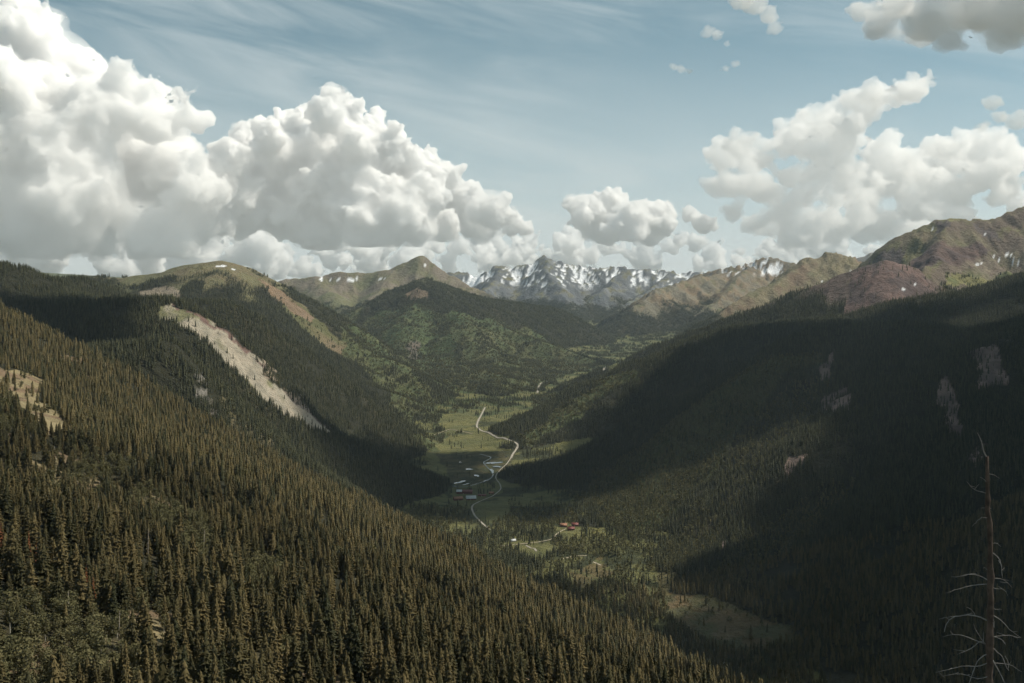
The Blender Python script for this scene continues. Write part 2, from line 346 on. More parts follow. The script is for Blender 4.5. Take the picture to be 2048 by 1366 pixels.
def make_cloud(name, label, puffs, D, base, dens, voxel, seed, kids=(9, 6), flat=1.0, depth=.6, disp=1.0, world_pts=None, rs=(.38, .62), fringe=0):
    """puffs: (u, v, r) sky directions and angular radii at distance D (photo px), or world_pts (x, y, z, r)"""
    r = np.random.RandomState(seed); S = []
    if world_pts is None:
        for (u, v, q) in puffs:
            d = D * (1 + depth * r.uniform(-.12, .12)); x, y, z = P(u, v, d); S.append((x, y, z, q / F * d))
    else: S = list(world_pts)
    lev = S; allS = list(S)
    for k in kids:
        nx = []
        for (x, y, z, q) in lev:
            for i in range(k):
                w = r.normal(size=3); w /= np.linalg.norm(w)
                if w[2] < -.35: w[2] *= -1
                q2 = q * r.uniform(*rs)
                nx.append((x + w[0] * q * .92, y + w[1] * q * .92, z + w[2] * q * .92 * flat, q2))
        allS += nx; lev = nx
    a = np.array(allS, np.float64)
    V0, F0 = ICO1 if len(a) > 600 else ICO2
    vs = (V0[None] * a[:, None, 3:4] * np.array([1, 1, flat])[None, None] + a[:, None, :3]).reshape(-1, 3)
    fs = (F0[None] + (np.arange(len(a)) * len(V0))[:, None, None]).reshape(-1, 3)
    ob = bpy.data.objects.new(name, None)
    def body(vv, vx, dsp):
        me = bpy.data.meshes.new(name); me.from_pydata(vv.tolist(), [], fs.tolist())
        tmp = bpy.data.objects.new(name, me); scene.collection.objects.link(tmp)
        def rm(sz): m = tmp.modifiers.new('r', 'REMESH'); m.mode = 'VOXEL'; m.voxel_size = sz
        def dp(tx, ns, st, ml): m = tmp.modifiers.new('d', 'DISPLACE'); t = tx.copy(); t.noise_scale = ns; m.texture = t; m.texture_coords = 'GLOBAL'; m.strength = st; m.mid_level = ml
        rm(vx * 1.6); dp(tex_small, vx * 30, vx * 10 * dsp, .5); dp(tex_big, vx * 15, -vx * 8 * dsp, .35); dp(tex_small, vx * 9, vx * 4 * dsp, .5); rm(vx)
        dp(tex_big, vx * 6, -vx * 3.8 * dsp, .35); dp(tex_small, vx * 3.4, vx * 3.8 * dsp, .5)
        dg = bpy.context.evaluated_depsgraph_get(); dg.update()
        me2 = bpy.data.meshes.new_from_object(tmp.evaluated_get(dg)); bpy.data.objects.remove(tmp); bpy.data.meshes.remove(me); me2.name = name
        n = len(me2.vertices); co = np.empty(n * 3, np.float32); me2.vertices.foreach_get('co', co); co = co.reshape(-1, 3)
        bz = base + voxel * .8 * fbm(N1, co[:, 0], co[:, 1], voxel * 9, 3); lo = co[:, 2] < bz
        co[lo, 2] = bz[lo] + (co[lo, 2] - bz[lo]) * .06
        me2.vertices.foreach_set('co', co.ravel()); me2.update(); return me2
    me2 = body(vs, voxel, disp)
    me2.materials.append(cloud_material('cloud_vapour', dens))
    ob = bpy.data.objects.new(name, me2); scene.collection.objects.link(ob)
    if fringe:
        cen = a[:, None, :3]; v3 = ((vs.reshape(len(a), -1, 3) - cen) * 1.12 + cen).reshape(-1, 3)
        me3 = body(v3, voxel * 2.2, .6); me3.materials.append(cloud_material('cloud_fringe', dens * fringe))
        fo_ = bpy.data.objects.new('fringe', me3); scene.collection.objects.link(fo_); fo_.parent = ob
    ob['label'] = label; ob['category'] = 'cloud'; ob['group'] = 'clouds in the sky'
    print(name, len(S), len(a), len(me2.polygons), round(time.time() - T0, 1))
    return ob
print('terrain', round(time.time() - T0, 1))
coll = scene.collection
rng = np.random.RandomState(7)
# ---------------------------------------------------------------- ground cover
Hf = H
dzx = np.gradient(H, axis=1) / np.gradient(X, axis=1)
dzy = (np.gradient(H, axis=0) - dzx * np.gradient(X, axis=0)) / np.gradient(Y, axis=0)
slope = np.hypot(dzx, dzy)
nA = fbm(N1, X + 300, Y - 200, 420, 4); nB = fbm(N2, X - 900, Y + 77, 130, 4); nC = fbm(N3, X, Y, 45, 3)
OWN = {n: own == i for i, n in enumerate(names)}
C = np.zeros(X.shape + (3,), np.float32)
def paint(mask, col): 
    m = np.clip(mask, 0, 1)[..., None]; C[:] = C * (1 - m) + np.array(col, np.float32) * m
def mixcol(a, b, t): t = np.clip(t, 0, 1)[..., None]; return np.array(a, np.float32) * (1 - t) + np.array(b, np.float32) * t
FLOOR, DRY, MEAD, WILLOW, TUND, RED, GREY, SCREE = (.024, .024, .014), (.17, .14, .075), (.108, .105, .042), (.042, .046, .022), (.128, .118, .064), (.175, .105, .075), (.185, .172, .152), (.31, .27, .21)
C[:] = mixcol(FLOOR, (.052, .046, .026), sstep(-.1, .8, nB))
tl = {'round_mountain': 30, 'green_mountain': 120, 'pointed_peak': -70, 'snowy_range': -95, 'right_range': -110, 'notched_peak': -140, 'blue_peak': -100, 'red_massif': -10, 'red_cone': 25}
TL = np.full(X.shape, 900., np.float32)
for n, v in tl.items(): TL[OWN[n]] = v
alp = sstep(-40, 40, Hf - TL + 90 * nA + 45 * nB)                       # 1 above the tree line
C[:] = C * (1 - alp[..., None]) + alp[..., None] * mixcol(TUND, (.108, .112, .056), sstep(-.1, .7, nA))
steep = sstep(.55, .85, slope + .25 * nB)
rockc = mixcol(GREY, (.15, .135, .125), sstep(-.3, .4, nB))
for n, rc, amt in (('snowy_range', mixcol((.135, .142, .152), (.085, .092, .104), sstep(-.35, .35, nB)), .92), ('blue_peak', rockc, .9), ('pointed_peak', mixcol((.155, .128, .10), (.125, .12, .068), sstep(-.05, .6, nA)), .85),  # snowy_range: grey rock with the blue of distance haze put into its colour
                   ('right_range', mixcol((.19, .13, .085), (.15, .13, .105), sstep(-.2, .4, nB + .5 * nA)), .7), ('notched_peak', mixcol((.18, .15, .095), (.16, .105, .075), sstep(-.1, .4, nA + .4 * nB)), .75),
                   ('red_massif', mixcol((.122, .092, .076), (.155, .132, .09), sstep(-.15, .35, nA + .5 * nB)), .85), ('red_cone', mixcol((.135, .092, .080), (.10, .072, .066), sstep(-.3, .3, nB)), .9), ('round_mountain', mixcol((.16, .115, .075), TUND, sstep(-.3, .3, nA + nB)), .5)):
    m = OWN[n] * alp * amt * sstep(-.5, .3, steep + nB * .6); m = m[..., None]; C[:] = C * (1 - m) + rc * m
# tundra benches below the red massif
m = OWN['red_massif'] * sstep(.5, .3, slope + .15 * nB) * alp; paint(m * .8, (.16, .15, .07))
con = np.ones(X.shape, np.float32) * (1 - alp); asp = np.zeros(X.shape, np.float32)
# valley floor
vf = OWN['valley_floor'] & (Y > 1000)
wil = sstep(-.05, .35, nB + .5 * nC + .25 * nA)
C[vf] = mixcol(MEAD, WILLOW, wil)[vf]
edge = sstep(120, 330, dx + 60 * nB)
con[vf] = (.008 + .5 * edge * sstep(.0, .5, nA + .3))[vf]; asp[vf] = (.10 * edge * sstep(0, .4, nB))[vf]
lo_v = vf & (Y < 2420); con[lo_v] = (.06 + .45 * sstep(0, .35, nA + .4 * nB))[lo_v]; asp[lo_v] = (.08 + .5 * sstep(.0, -.4, nA + .5 * nB))[lo_v]
lo_v = vf & (Y < 1560); con[lo_v] = .8; asp[lo_v] = .2
far_v = vf & (Y > 3900); con[far_v] = (.03 + .45 * sstep(.2, .5, nB + .5 * nA))[far_v]; C[far_v] = mixcol(MEAD, (.05, .062, .026), sstep(-.3, .2, nB + .4 * nA))[far_v]

def inpoly(pts, x, y):
    p = np.array(pts); c = np.zeros(x.shape, bool); j = len(p) - 1
    for i in range(len(p)):
        xi, yi, xj, yj = *p[i], *p[j]
        if yi != yj:
            c ^= ((yi > y) != (yj > y)) & (x < (xj - xi) * (y - yi) / (yj - yi) + xi)
        j = i
    return c
def patch(poly, dmin=0, dmax=1e9, wob=1.0, nz=None):
    """mask of the ground inside an outline given as sight lines; laid on the terrain in plan"""
    g = [ground(u, v, dmin, dmax) for u, v in poly]; g = np.array(g)
    ym = g[:, 1].mean(); w = wob * .009 * ym
    bx0, bx1, by0, by1 = g[:, 0].min() - 3 * w, g[:, 0].max() + 3 * w, g[:, 1].min() - 3 * w, g[:, 1].max() + 3 * w
    r0, r1 = np.searchsorted(yrow, [by0, by1]); sl = slice(max(r0, 0), min(r1 + 1, NR))
    m = np.zeros(X.shape, np.float32)
    xs, ys = X[sl], Y[sl]; b = (xs > bx0) & (xs < bx1)
    if not b.any(): return m
    xx, yy = xs[b], ys[b]
    lam = w * 7 + 6
    wx = fbm(N1, xx + 91, yy, lam, 3) * w; wy = fbm(N2, xx, yy + 55, lam, 3) * w * 1.6
    sub = m[sl]; sub[b] = inpoly(g, xx + wx, yy + wy); m[sl] = sub
    return m
def zone(poly, col=None, c=None, a=None, dmin=0, dmax=1e9, wob=1.0, k=1.0):
    m = patch(poly, dmin, dmax, wob)
    if col is not None:
        cc = col if np.ndim(col) == 3 else np.broadcast_to(np.array(col, np.float32), C.shape)
        mm = (m * k)[..., None]; C[:] = C * (1 - mm) + cc * mm
    if c is not None: con[:] = con * (1 - m) + m * c
    if a is not None: asp[:] = asp * (1 - m) + m * a
    return m
GR = mixcol((.062, .072, .032), (.092, .092, .042), sstep(-.3, .4, nB))         # light green brush and grass
# aspen and brush slopes
GRF = mixcol((.058, .074, .032), (.088, .094, .042), sstep(-.3, .4, nA + nB))
zone([(700, 650), (740, 628), (800, 600), (850, 590), (900, 605), (960, 625), (1060, 660), (1190, 725), (1050, 780), (900, 795), (800, 745), (720, 690)], GRF, .25, .35, 4600, 7400, 2.5)
zone([(930, 640), (1010, 660), (1090, 690), (1190, 725), (1100, 755), (1000, 790), (930, 770), (900, 720)], GR, .25, .35, 4600, 7200, 2.5)
zone([(690, 660), (760, 715), (830, 752), (900, 800), (870, 850), (800, 810), (740, 760), (690, 710)], GR, .2, .3, 3600, 5200, 2.5)
zone([(560, 580), (620, 625), (700, 690), (690, 720), (620, 660), (560, 610)], mixcol((.15, .115, .07), GR[0, 0], sstep(-.2, .4, nA)), .04, .05, 4000, 5200, 1.5)
zone([(640, 600), (720, 620), (700, 650), (660, 650)], GR, .15, .1, 6000, 9500, 2)
zone([(830, 870), (880, 830), (920, 800), (960, 800), (930, 850), (880, 900), (860, 910)], GR, .10, .16, 3200, 5000, 2)
zone([(1050, 865), (1120, 812), (1230, 750), (1290, 725), (1300, 735), (1200, 790), (1110, 850), (1060, 885)], GR, .10, .8, 3000, 4000, 1.5)
zone([(1060, 790), (1160, 760), (1250, 725), (1330, 690), (1330, 705), (1240, 745), (1150, 790), (1080, 815)], GR, .15, .5, 4100, 5000, 1.5)
zone([(1160, 1010), (1200, 950), (1330, 860), (1480, 760), (1560, 715), (1640, 690), (1640, 720), (1560, 780), (1480, 850), (1400, 940), (1340, 1030), (1270, 1090), (1230, 1060)], GR, .20, .9, 1700, 2900, 2)
zone([(1480, 860), (1600, 760), (1680, 740), (1640, 830), (1560, 920), (1480, 1010), (1440, 990)], None, .55, .5, 1600, 2900, 3)
zone([(1400, 1000), (1480, 1030), (1420, 1110), (1330, 1150), (1290, 1100)], None, .45, .7, 1500, 2600, 3)
zone([(1500, 1080), (1650, 960), (1720, 960), (1620, 1080), (1520, 1170), (1420, 1160)], None, .5, .6, 1300, 2300, 3)
# rocks on the right flank
PINK = mixcol((.21, .15, .128), (.115, .088, .076), sstep(-.3, .3, nC))
for q in ([(1640, 790), (1690, 775), (1712, 790), (1690, 815), (1655, 820), (1630, 805)], [(1930, 710), (1985, 690), (2010, 720), (2020, 770), (1985, 780), (1945, 775), (1965, 740)],
          [(1855, 770), (1890, 745), (1905, 780), (1910, 840), (1870, 845), (1880, 800)], [(1575, 925), (1615, 898), (1612, 915), (1580, 940)], [(1630, 720), (1660, 700), (1655, 740), (1640, 750)], [(1935, 925), (1985, 880), (1975, 915), (1950, 935)], [(1895, 855), (1915, 850), (1910, 875)], [(1450, 1090), (1470, 1075), (1475, 1090), (1455, 1105)]):
    zone(q, PINK, .15, 0, 1200, 3000, 1.8)
# bare red face of the cone, and the bench beside it
zone([(1690, 632), (1685, 585), (1720, 550), (1765, 521), (1800, 524), (1840, 542), (1885, 575), (1885, 592), (1800, 604), (1740, 620)], mixcol((.135, .092, .080), (.085, .064, .06), sstep(-.25, .25, nB + .5 * nC)), .03, 0, 3900, 4700, 1.2)
zone([(1880, 572), (1900, 545), (2048, 530), (2048, 560), (1950, 575)], mixcol((.16, .15, .065), (.11, .12, .05), sstep(-.2, .3, nB)), .25, 0, 3800, 5600, 1)
# faces of the red massif
zone([(1725, 528), (1790, 480), (1850, 453), (1905, 436), (1890, 490), (1850, 545), (1800, 560), (1745, 545)], mixcol((.125, .118, .062), (.14, .115, .075), sstep(-.2, .3, nB)), 0, 0, 4500, 5700, 1.5)
zone([(1850, 500), (1900, 470), (1935, 475), (1975, 500), (1960, 520), (1900, 548), (1850, 572), (1820, 575), (1835, 540)], mixcol((.075, .055, .052), (.115, .08, .068), sstep(-.25, .25, nB + .6 * nC)), 0, 0, 4400, 5700, 2)
zone([(1890, 565), (1960, 528), (2048, 515), (2060, 535), (1950, 552)], mixcol((.175, .148, .108), (.14, .11, .085), sstep(-.3, .3, nC)), 0, 0, 4100, 5700, 1.5)
for q in ([(1875, 455), (1900, 445), (1905, 470), (1880, 478)], [(1735, 525), (1775, 510), (1800, 520), (1790, 545), (1750, 540)], [(1940, 450), (1985, 470), (1990, 490), (1950, 470)]): zone(q, (.085, .07, .066), 0, 0, 4500, 5700, 1.5)
# scree chute and red cliff band on the spur
zone([(322, 612), (345, 606), (386, 627), (425, 646), (441, 657), (478, 686), (503, 707), (530, 727), (558, 753), (578, 777), (603, 808), (638, 842), (660, 864), (618, 852), (580, 832), (550, 812), (522, 792), (494, 766), (466, 738), (430, 700), (398, 668), (352, 652), (318, 632)], mixcol(mixcol(SCREE, (.25, .225, .175), sstep(-.25, .35, nC)), (.15, .145, .08), sstep(.25, .55, nB)), .015, 0, 2200, 2700, .3)
zone([(345, 606), (400, 632), (450, 662), (500, 704), (492, 706), (440, 664), (395, 638)], (.14, .09, .075), .05, 0, 2300, 2700, .4)
zone([(500, 708), (560, 758), (640, 840), (680, 865), (640, 846), (560, 775)], mixcol((.20, .165, .135), (.12, .085, .07), sstep(-.2, .2, nC)), .4, 0, 2300, 2760, .8)
zone([(520, 735), (600, 800), (660, 830), (640, 790), (570, 735)], mixcol((.21, .17, .125), FLOOR, sstep(-.1, .2, nC)), .5, 0, 2400, 2800, 2)
# outcrops on the small spur
for q in ([(370, 745), (392, 742), (405, 765), (385, 770)], [(372, 775), (400, 772), (408, 790), (380, 800)], [(390, 800), (415, 795), (420, 812), (398, 815)], [(415, 822), (432, 818), (436, 838), (420, 842)]):
    zone(q, mixcol((.15, .138, .12), (.075, .068, .058), sstep(-.25, .15, nC + nB)), .55, 0, 1700, 2100, 2.2)
zone([(420, 760), (520, 850), (620, 930), (600, 940), (500, 870), (430, 800)], DRY, .7, .3, 1700, 2000, 3, .5)
# clearings on the near hillside
CLR = mixcol((.22, .18, .10), (.17, .12, .075), sstep(0, .5, nC))
for q in ([(0, 742), (28, 745), (75, 755), (70, 780), (95, 812), (140, 845), (138, 880), (100, 872), (60, 850), (25, 830), (0, 815)], [(50, 905), (75, 915), (105, 955), (85, 960), (50, 930)], [(190, 895), (212, 893), (210, 908), (188, 905)], [(-60, 720), (0, 742), (0, 800), (-60, 780)],
          [(270, 1000), (300, 1000), (310, 1012), (275, 1012)], [(500, 1040), (520, 1040), (520, 1060), (502, 1062)], [(600, 1075), (660, 1095), (668, 1112), (630, 1100)], [(700, 1150), (740, 1160), (735, 1175), (705, 1165)], [(455, 1100), (475, 1095), (478, 1110), (458, 1115)], [(0, 890), (14, 895), (14, 940), (0, 930)]):
    zone(q, CLR, .025, .02, 250, 1700, 1.6)
zone([(0, 760), (-40, 870), (110, 905), (60, 850), (30, 820)], None, .35, .9, 400, 1500, 1)
for q in ([(0, 1240), (130, 1225), (215, 1280), (270, 1330), (300, 1400), (-80, 1400), (-100, 1280)], [(230, 1000), (330, 990), (420, 1060), (440, 1100), (330, 1080), (250, 1040)], [(350, 1075), (420, 1080), (430, 1130), (370, 1140)], [(60, 960), (230, 930), (250, 990), (120, 1010)], [(480, 1130), (560, 1150), (550, 1200), (490, 1180)]):
    zone(q, None, .10, 1.0, 250, 1700, 2)
# alpine details
zone([(280, 585), (310, 572), (350, 570), (372, 590), (360, 598), (290, 597)], (.235, .195, .145), .02, 0, 3900, 5300, .6)
zone([(360, 585), (375, 560), (400, 560), (398, 582)], FLOOR, 1., 0, 4300, 5400, .8); zone([(255, 575), (300, 563), (352, 556), (352, 566), (280, 582)], FLOOR, 1., 0, 4300, 5400, .8)
zone([(500, 545), (560, 580), (640, 640), (620, 640), (540, 590)], (.175, .125, .082), .02, 0, 4500, 5200, 1)
zone([(810, 590), (835, 580), (845, 600), (820, 612)], (.17, .125, .085), .1, 0, 6000, 7400, 1); zone([(815, 690), (845, 690), (848, 715), (815, 720)], mixcol((.12, .10, .08), (.08, .07, .055), sstep(-.1, .2, nB)), .3, 0, 4800, 7000, 1.5)
# valley floor fields
FLD = mixcol((.122, .116, .046), (.094, .096, .04), sstep(-.4, .4, nB))
zone([(950, 1005), (1018, 1000), (1020, 1030), (985, 1045), (945, 1035)], FLD, 0, 0, 1500, 3000, .5); zone([(905, 1050), (950, 1050), (960, 1062), (905, 1075)], FLD, .03, 0, 1500, 3000, .6)
zone([(1050, 1095), (1105, 1080), (1120, 1100), (1070, 1120), (1045, 1112)], FLD, 0, 0, 1500, 3000, .5); zone([(1105, 1070), (1130, 1058), (1165, 1062), (1180, 1075), (1120, 1080)], FLD, 0, .03, 1500, 3000, .5)
zone([(1180, 1052), (1220, 1055), (1205, 1085), (1185, 1080)], FLD, .02, .05, 1500, 3000, .5); zone([(1130, 1140), (1195, 1110), (1210, 1135), (1165, 1175), (1130, 1160)], mixcol((.11, .088, .042), FLD[0, 0], sstep(-.3, .5, nC)), .03, .05, 1500, 2300, 1.6)
zone([(1330, 1180), (1420, 1185), (1560, 1230), (1600, 1270), (1500, 1290), (1400, 1270), (1350, 1230)], mixcol((.115, .085, .045), (.075, .072, .036), sstep(-.3, .4, nC + .6 * nB)), .02, .05, 1200, 1900, 2.5)
zone([(1300, 1140), (1345, 1150), (1350, 1200), (1320, 1180)], mixcol((.13, .10, .05), FLD[0, 0], .4 + 0 * nC), .05, .1, 1300, 2000, 1)
zone([(870, 905), (1030, 900), (1010, 945), (985, 965), (905, 970), (890, 935)], mixcol((.075, .066, .032), WILLOW, sstep(-.2, .3, nC)), .01, 0, 2500, 3400, .6)
zone([(905, 975), (990, 965), (1005, 985), (900, 1005)], FLD, .06, .02, 2200, 2900, .5)
zone([(885, 830), (955, 822), (950, 855), (900, 868), (875, 850)], FLD, .004, 0, 3200, 4600, .6); zone([(965, 865), (1030, 885), (1010, 895), (880, 905), (870, 890), (900, 870)], FLD, .012, .0, 3000, 4200, .6)
zone([(1060, 775), (1150, 762), (1140, 775), (1090, 783)], FLD, 0, 0, 4300, 6000, .5); zone([(1120, 755), (1240, 725), (1225, 745), (1140, 762)], FLD, .05, 0, 4500, 7000, .8)
# hummocks with woods round the houses
zone([(920, 1065), (1010, 1050), (1060, 1060), (1040, 1085), (1000, 1120), (920, 1110)], None, .20, .3, 1500, 2600, 2)
zone([(1080, 1045), (1125, 1035), (1170, 1030), (1180, 1045), (1165, 1050), (1100, 1065)], None, .05, .9, 1500, 2600, 1)
zone([(1110, 1085), (1230, 1075), (1280, 1110), (1220, 1115), (1130, 1115)], None, .06, .55, 1500, 2600, 1.5)
zone([(1020, 1010), (1130, 1015), (1180, 1030), (1100, 1040), (1020, 1045)], mixcol(WILLOW, FLOOR, sstep(0, .3, nC)), .06, .25, 1800, 3000, 1)
zone([(950, 1125), (1120, 1130), (1150, 1180), (1230, 1160), (1330, 1190), (1380, 1290), (1250, 1270), (1050, 1180)], None, .6, .4, 1200, 2300, 1.5)
# snow: gullies of the high range, and separate patches
def latc(k): return (np.roll(H, k, 1) + np.roll(H, -k, 1)) / 2 - H
lat = latc(2) * 2.2 + latc(5) * .6
nS = fbm(N2, X * 1.0, H * .35 + Y * .05, 60, 3)                 # streaks that run down the slope
snow = OWN['snowy_range'] * sstep(14.5, 20, lat + 15 * nS + 6 * nA) * sstep(60, 150, H + 60 * nA) * sstep(430, 360, H + 40 * nS)
snow = np.maximum(snow, OWN['right_range'] * sstep(20, 28, lat + 9 * nB + 8 * nS) * sstep(170, 220, H))
for q, a, b in (([(432, 530), (448, 531), (452, 535), (436, 534)], 4500, 5300), ([(462, 537), (474, 541), (466, 540)], 4500, 5300), ([(697, 556), (716, 558), (714, 564), (700, 561)], 7500, 9600), ([(750, 556), (770, 556), (768, 559), (752, 559)], 7500, 9600),
     ([(640, 560), (650, 549), (646, 565)], 8000, 9500), ([(656, 562), (668, 553), (660, 566)], 8000, 9500), ([(672, 562), (684, 554), (676, 566)], 8000, 9500), ([(850, 527), (866, 537), (880, 544), (862, 536)], 8000, 9500),
     ([(930, 570), (958, 552), (966, 558), (945, 574)], 9000, 12500), ([(1525, 545), (1560, 528), (1568, 532), (1540, 548)], 8000, 10500), ([(1512, 522), (1545, 517), (1525, 524)], 9000, 10400), ([(1640, 556), (1655, 574), (1645, 566)], 6500, 7800), ([(1698, 534), (1702, 545), (1697, 542)], 6500, 7800), ([(1708, 533), (1710, 540), (1706, 538)], 6500, 7800),
     ([(1965, 463), (1984, 477), (1972, 470)], 4600, 5700), ([(1986, 512), (2000, 520), (1990, 518)], 4500, 5700), ([(2010, 508), (2016, 506), (2012, 518), (2007, 517)], 4500, 5700), ([(2018, 505), (2030, 511), (2022, 510)], 4500, 5700), ([(1952, 527), (1964, 524), (1962, 529), (1950, 529)], 4300, 5600), ([(2017, 522), (2038, 522), (2030, 526)], 4300, 5600), ([(2003, 526), (2016, 527), (2006, 529)], 4300, 5600),
     ([(1826, 564), (1833, 567), (1830, 569)], 3900, 4700), ([(1806, 576), (1812, 582), (1807, 580)], 3900, 4700), ([(1838, 592), (1848, 590), (1843, 594)], 3900, 4700), ([(1864, 457), (1884, 453), (1870, 460)], 5000, 5700), ([(1540, 540), (1560, 545), (1545, 547)], 8000, 10500)):
    snow = np.maximum(snow, patch(q, a, b, .25))
paint(snow * .92, (.74, .76, .79)); con *= 1 - np.clip(snow, 0, 1)
con = np.where(con > .5, con * sstep(-.55, .12, nC + .8 * nB + .3), con)
far_brush = (Y > 3000) & (asp > .1); con = np.where(far_brush, np.where(nB + .5 * nA + .5 * nC > .24, .9, .03), con)
gap = OWN['near_hillside'] * sstep(.30, .48, .75 * nB + .6 * nC) * (Y > 240)
C[:] = C * (1 - gap[..., None] * .85) + CLR * gap[..., None] * .85; con *= 1 - .85 * gap; asp = np.maximum(asp, .22 * gap)
print('cover', round(time.time() - T0, 1))
# ---------------------------------------------------------------- terrain meshes, one for each landform
def mat_terrain():
    m = bpy.data.materials.new('ground_cover'); m.use_nodes = True; nt = m.node_tree; Ex.nt = nt
    b = nt.nodes['Principled BSDF']; b.inputs['Roughness'].default_value = .95; b.inputs['Specular IOR Level'].default_value = .15
    at = nt.nodes.new('ShaderNodeAttribute'); at.attribute_name = 'Col'
    geo = nt.nodes.new('ShaderNodeNewGeometry'); pos = Ex(geo.outputs['Position'])
    n1 = noise(pos, .045, 6, .62); n2 = noise(pos, .35, 3, .6); n0 = noise(pos, .011, 5, .6)
    f = .1 + n1 * .75 + n2 * .35 + n0 * .7
    mul = nt.nodes.new('ShaderNodeMix'); mul.data_type = 'RGBA'; mul.blend_type = 'MULTIPLY'; mul.inputs[0].default_value = 1
    nt.links.new(at.outputs['Color'], mul.inputs[6]); nt.links.new(f.s, mul.inputs[7]); nt.links.new(mul.outputs[2], b.inputs['Base Color'])
    bp = nt.nodes.new('ShaderNodeBump'); bp.inputs['Strength'].default_value = 1; bp.inputs['Distance'].default_value = 11
    nt.links.new((n1 + n2 * .2 + n0 * 2.2).s, bp.inputs['Height']); nt.links.new(bp.outputs[0], b.inputs['Normal'])
    return m
TM = mat_terrain()
nrm = np.stack([-dzx, -dzy, np.ones_like(H)], -1); nrm /= np.linalg.norm(nrm, axis=-1, keepdims=True)
LBL = {'valley_floor': ('valley_floor', 'flat green valley floor with meadows, ponds and willow scrub'), 'near_hillside': ('hillside', 'steep forested hillside in the lower left foreground'),
       'right_mountainside': ('mountainside', 'big shadowed forested mountainside on the right with pink rock patches'), 'left_spur': ('hill_spur', 'low wooded spur with grey outcrops below the pale scree chute'),
       'scree_spur': ('hill_spur', 'forested spur on the left cut by a long pale scree chute'), 'forest_spur': ('hill_spur', 'dark forested spur right of and behind the scree chute'),
       'dark_hill': ('hill', 'dark forested hills at the far left edge of the skyline'), 'round_mountain': ('mountain', 'round-topped grassy mountain on the left skyline'), 'green_mountain': ('mountain', 'green wooded pyramid mountain in the middle of the valley'),
       'pointed_peak': ('mountain', 'brown pointed peak behind the green mountain'), 'snowy_range': ('mountain_range', 'jagged grey range streaked with snow at the head of the valley'), 'right_range': ('mountain_range', 'brown ridged range right of the snowy range'),
       'notched_peak': ('mountain', 'brown peak with a notched double summit right of centre'), 'blue_peak': ('mountain', 'small distant blue peak beside the red massif'), 'red_massif': ('mountain', 'highest red-brown rocky massif at the right edge'),
       'red_cone': ('mountain', 'dark red scree cone in front of the red massif'), 'dark_ridge': ('mountain_ridge', 'dark forested ridge in cloud shadow right of the valley')}
vi = np.arange(NR * NC).reshape(NR, NC)
quads = np.stack([vi[:-1, :-1], vi[:-1, 1:], vi[1:, 1:], vi[1:, :-1]], -1).reshape(-1, 4)
fo = own[:-1, :-1].ravel()
P3 = np.stack([X, Y, H], -1).reshape(-1, 3).astype(np.float32); C4 = np.concatenate([np.clip(C, 0, 1), np.ones(X.shape + (1,), np.float32)], -1).reshape(-1, 4); N3v = nrm.reshape(-1, 3).astype(np.float32)
def quad_mesh(name, co, f, col=None, nv=None, mat=None):
    me = bpy.data.meshes.new(name); me.vertices.add(len(co)); me.vertices.foreach_set('co', np.ascontiguousarray(co, np.float32).ravel())
    k = f.shape[1]; me.loops.add(f.size); me.loops.foreach_set('vertex_index', f.astype(np.int32).ravel()); me.polygons.add(len(f))
    me.polygons.foreach_set('loop_start', (np.arange(len(f)) * k).astype(np.int32))
    me.update(calc_edges=True)
    if col is not None: me.attributes.new('Col', 'FLOAT_COLOR', 'POINT').data.foreach_set('color', np.ascontiguousarray(col, np.float32).ravel())
    if nv is not None:
        me.polygons.foreach_set('use_smooth', np.ones(len(f), bool)); me.normals_split_custom_set_from_vertices(nv)
    if mat: me.materials.append(mat)
    return me
def link(name, me, parent=None):
    o = bpy.data.objects.new(name, me); coll.objects.link(o)
    if parent: o.parent = parent
    return o
def tag(o, label=None, cat=None, group=None, kind=None):
    if label: o['label'] = label
    if cat: o['category'] = cat
    if group: o['group'] = group
    if kind: o['kind'] = kind
    return o
for i, n in enumerate(names):
    f = quads[fo == i]
    if len(f) == 0: continue
    u_, inv = np.unique(f, return_inverse=True)
    nm, lb = LBL[n]
    tag(link(nm, quad_mesh(nm, P3[u_], inv.reshape(-1, 4), C4[u_], N3v[u_], TM)), lb, None, None, 'structure')
# ground behind and under everything
base = quad_mesh('ground', np.array([(-24000, -6000, -700), (24000, -6000, -700), (24000, 15800, -700), (-24000, 15800, -700)], np.float32), np.array([[0, 1, 2, 3]]), np.array([[.05, .05, .03, 1]] * 4), None, TM)
tag(link('ground', base), 'low ground reaching to the horizon behind the mountains', kind='structure')
ug = np.linspace(-260, 260, 40); vg = np.linspace(-260, 5.2, 30); gx, gy = np.meshgrid(ug, vg)
gz = np.interp(0, [0], [0]) + (np.interp(gx, P3[:NC, 0], P3[:NC, 2])) - (gy - 5) * .4 + .5 * fbm(N1, gx, gy, 12, 3)
gi = np.arange(40 * 30).reshape(30, 40); gq = np.stack([gi[:-1, :-1], gi[:-1, 1:], gi[1:, 1:], gi[1:, :-1]], -1).reshape(-1, 4)
print('meshes', round(time.time() - T0, 1))
def hz(x, y):
    x = np.asarray(x, float); y = np.asarray(y, float)
    r = np.clip(np.searchsorted(yrow, y) - 1, 0, NR - 2); u = U0 + F * x / y
    c = np.clip(np.searchsorted(ucol, u) - 1, 0, NC - 2)
    tr = (y - yrow[r]) / (yrow[r + 1] - yrow[r]); tc = (u - ucol[c]) / (ucol[c + 1] - ucol[c])
    return (H[r, c] * (1 - tc) + H[r, c + 1] * tc) * (1 - tr) + (H[r + 1, c] * (1 - tc) + H[r + 1, c + 1] * tc) * tr
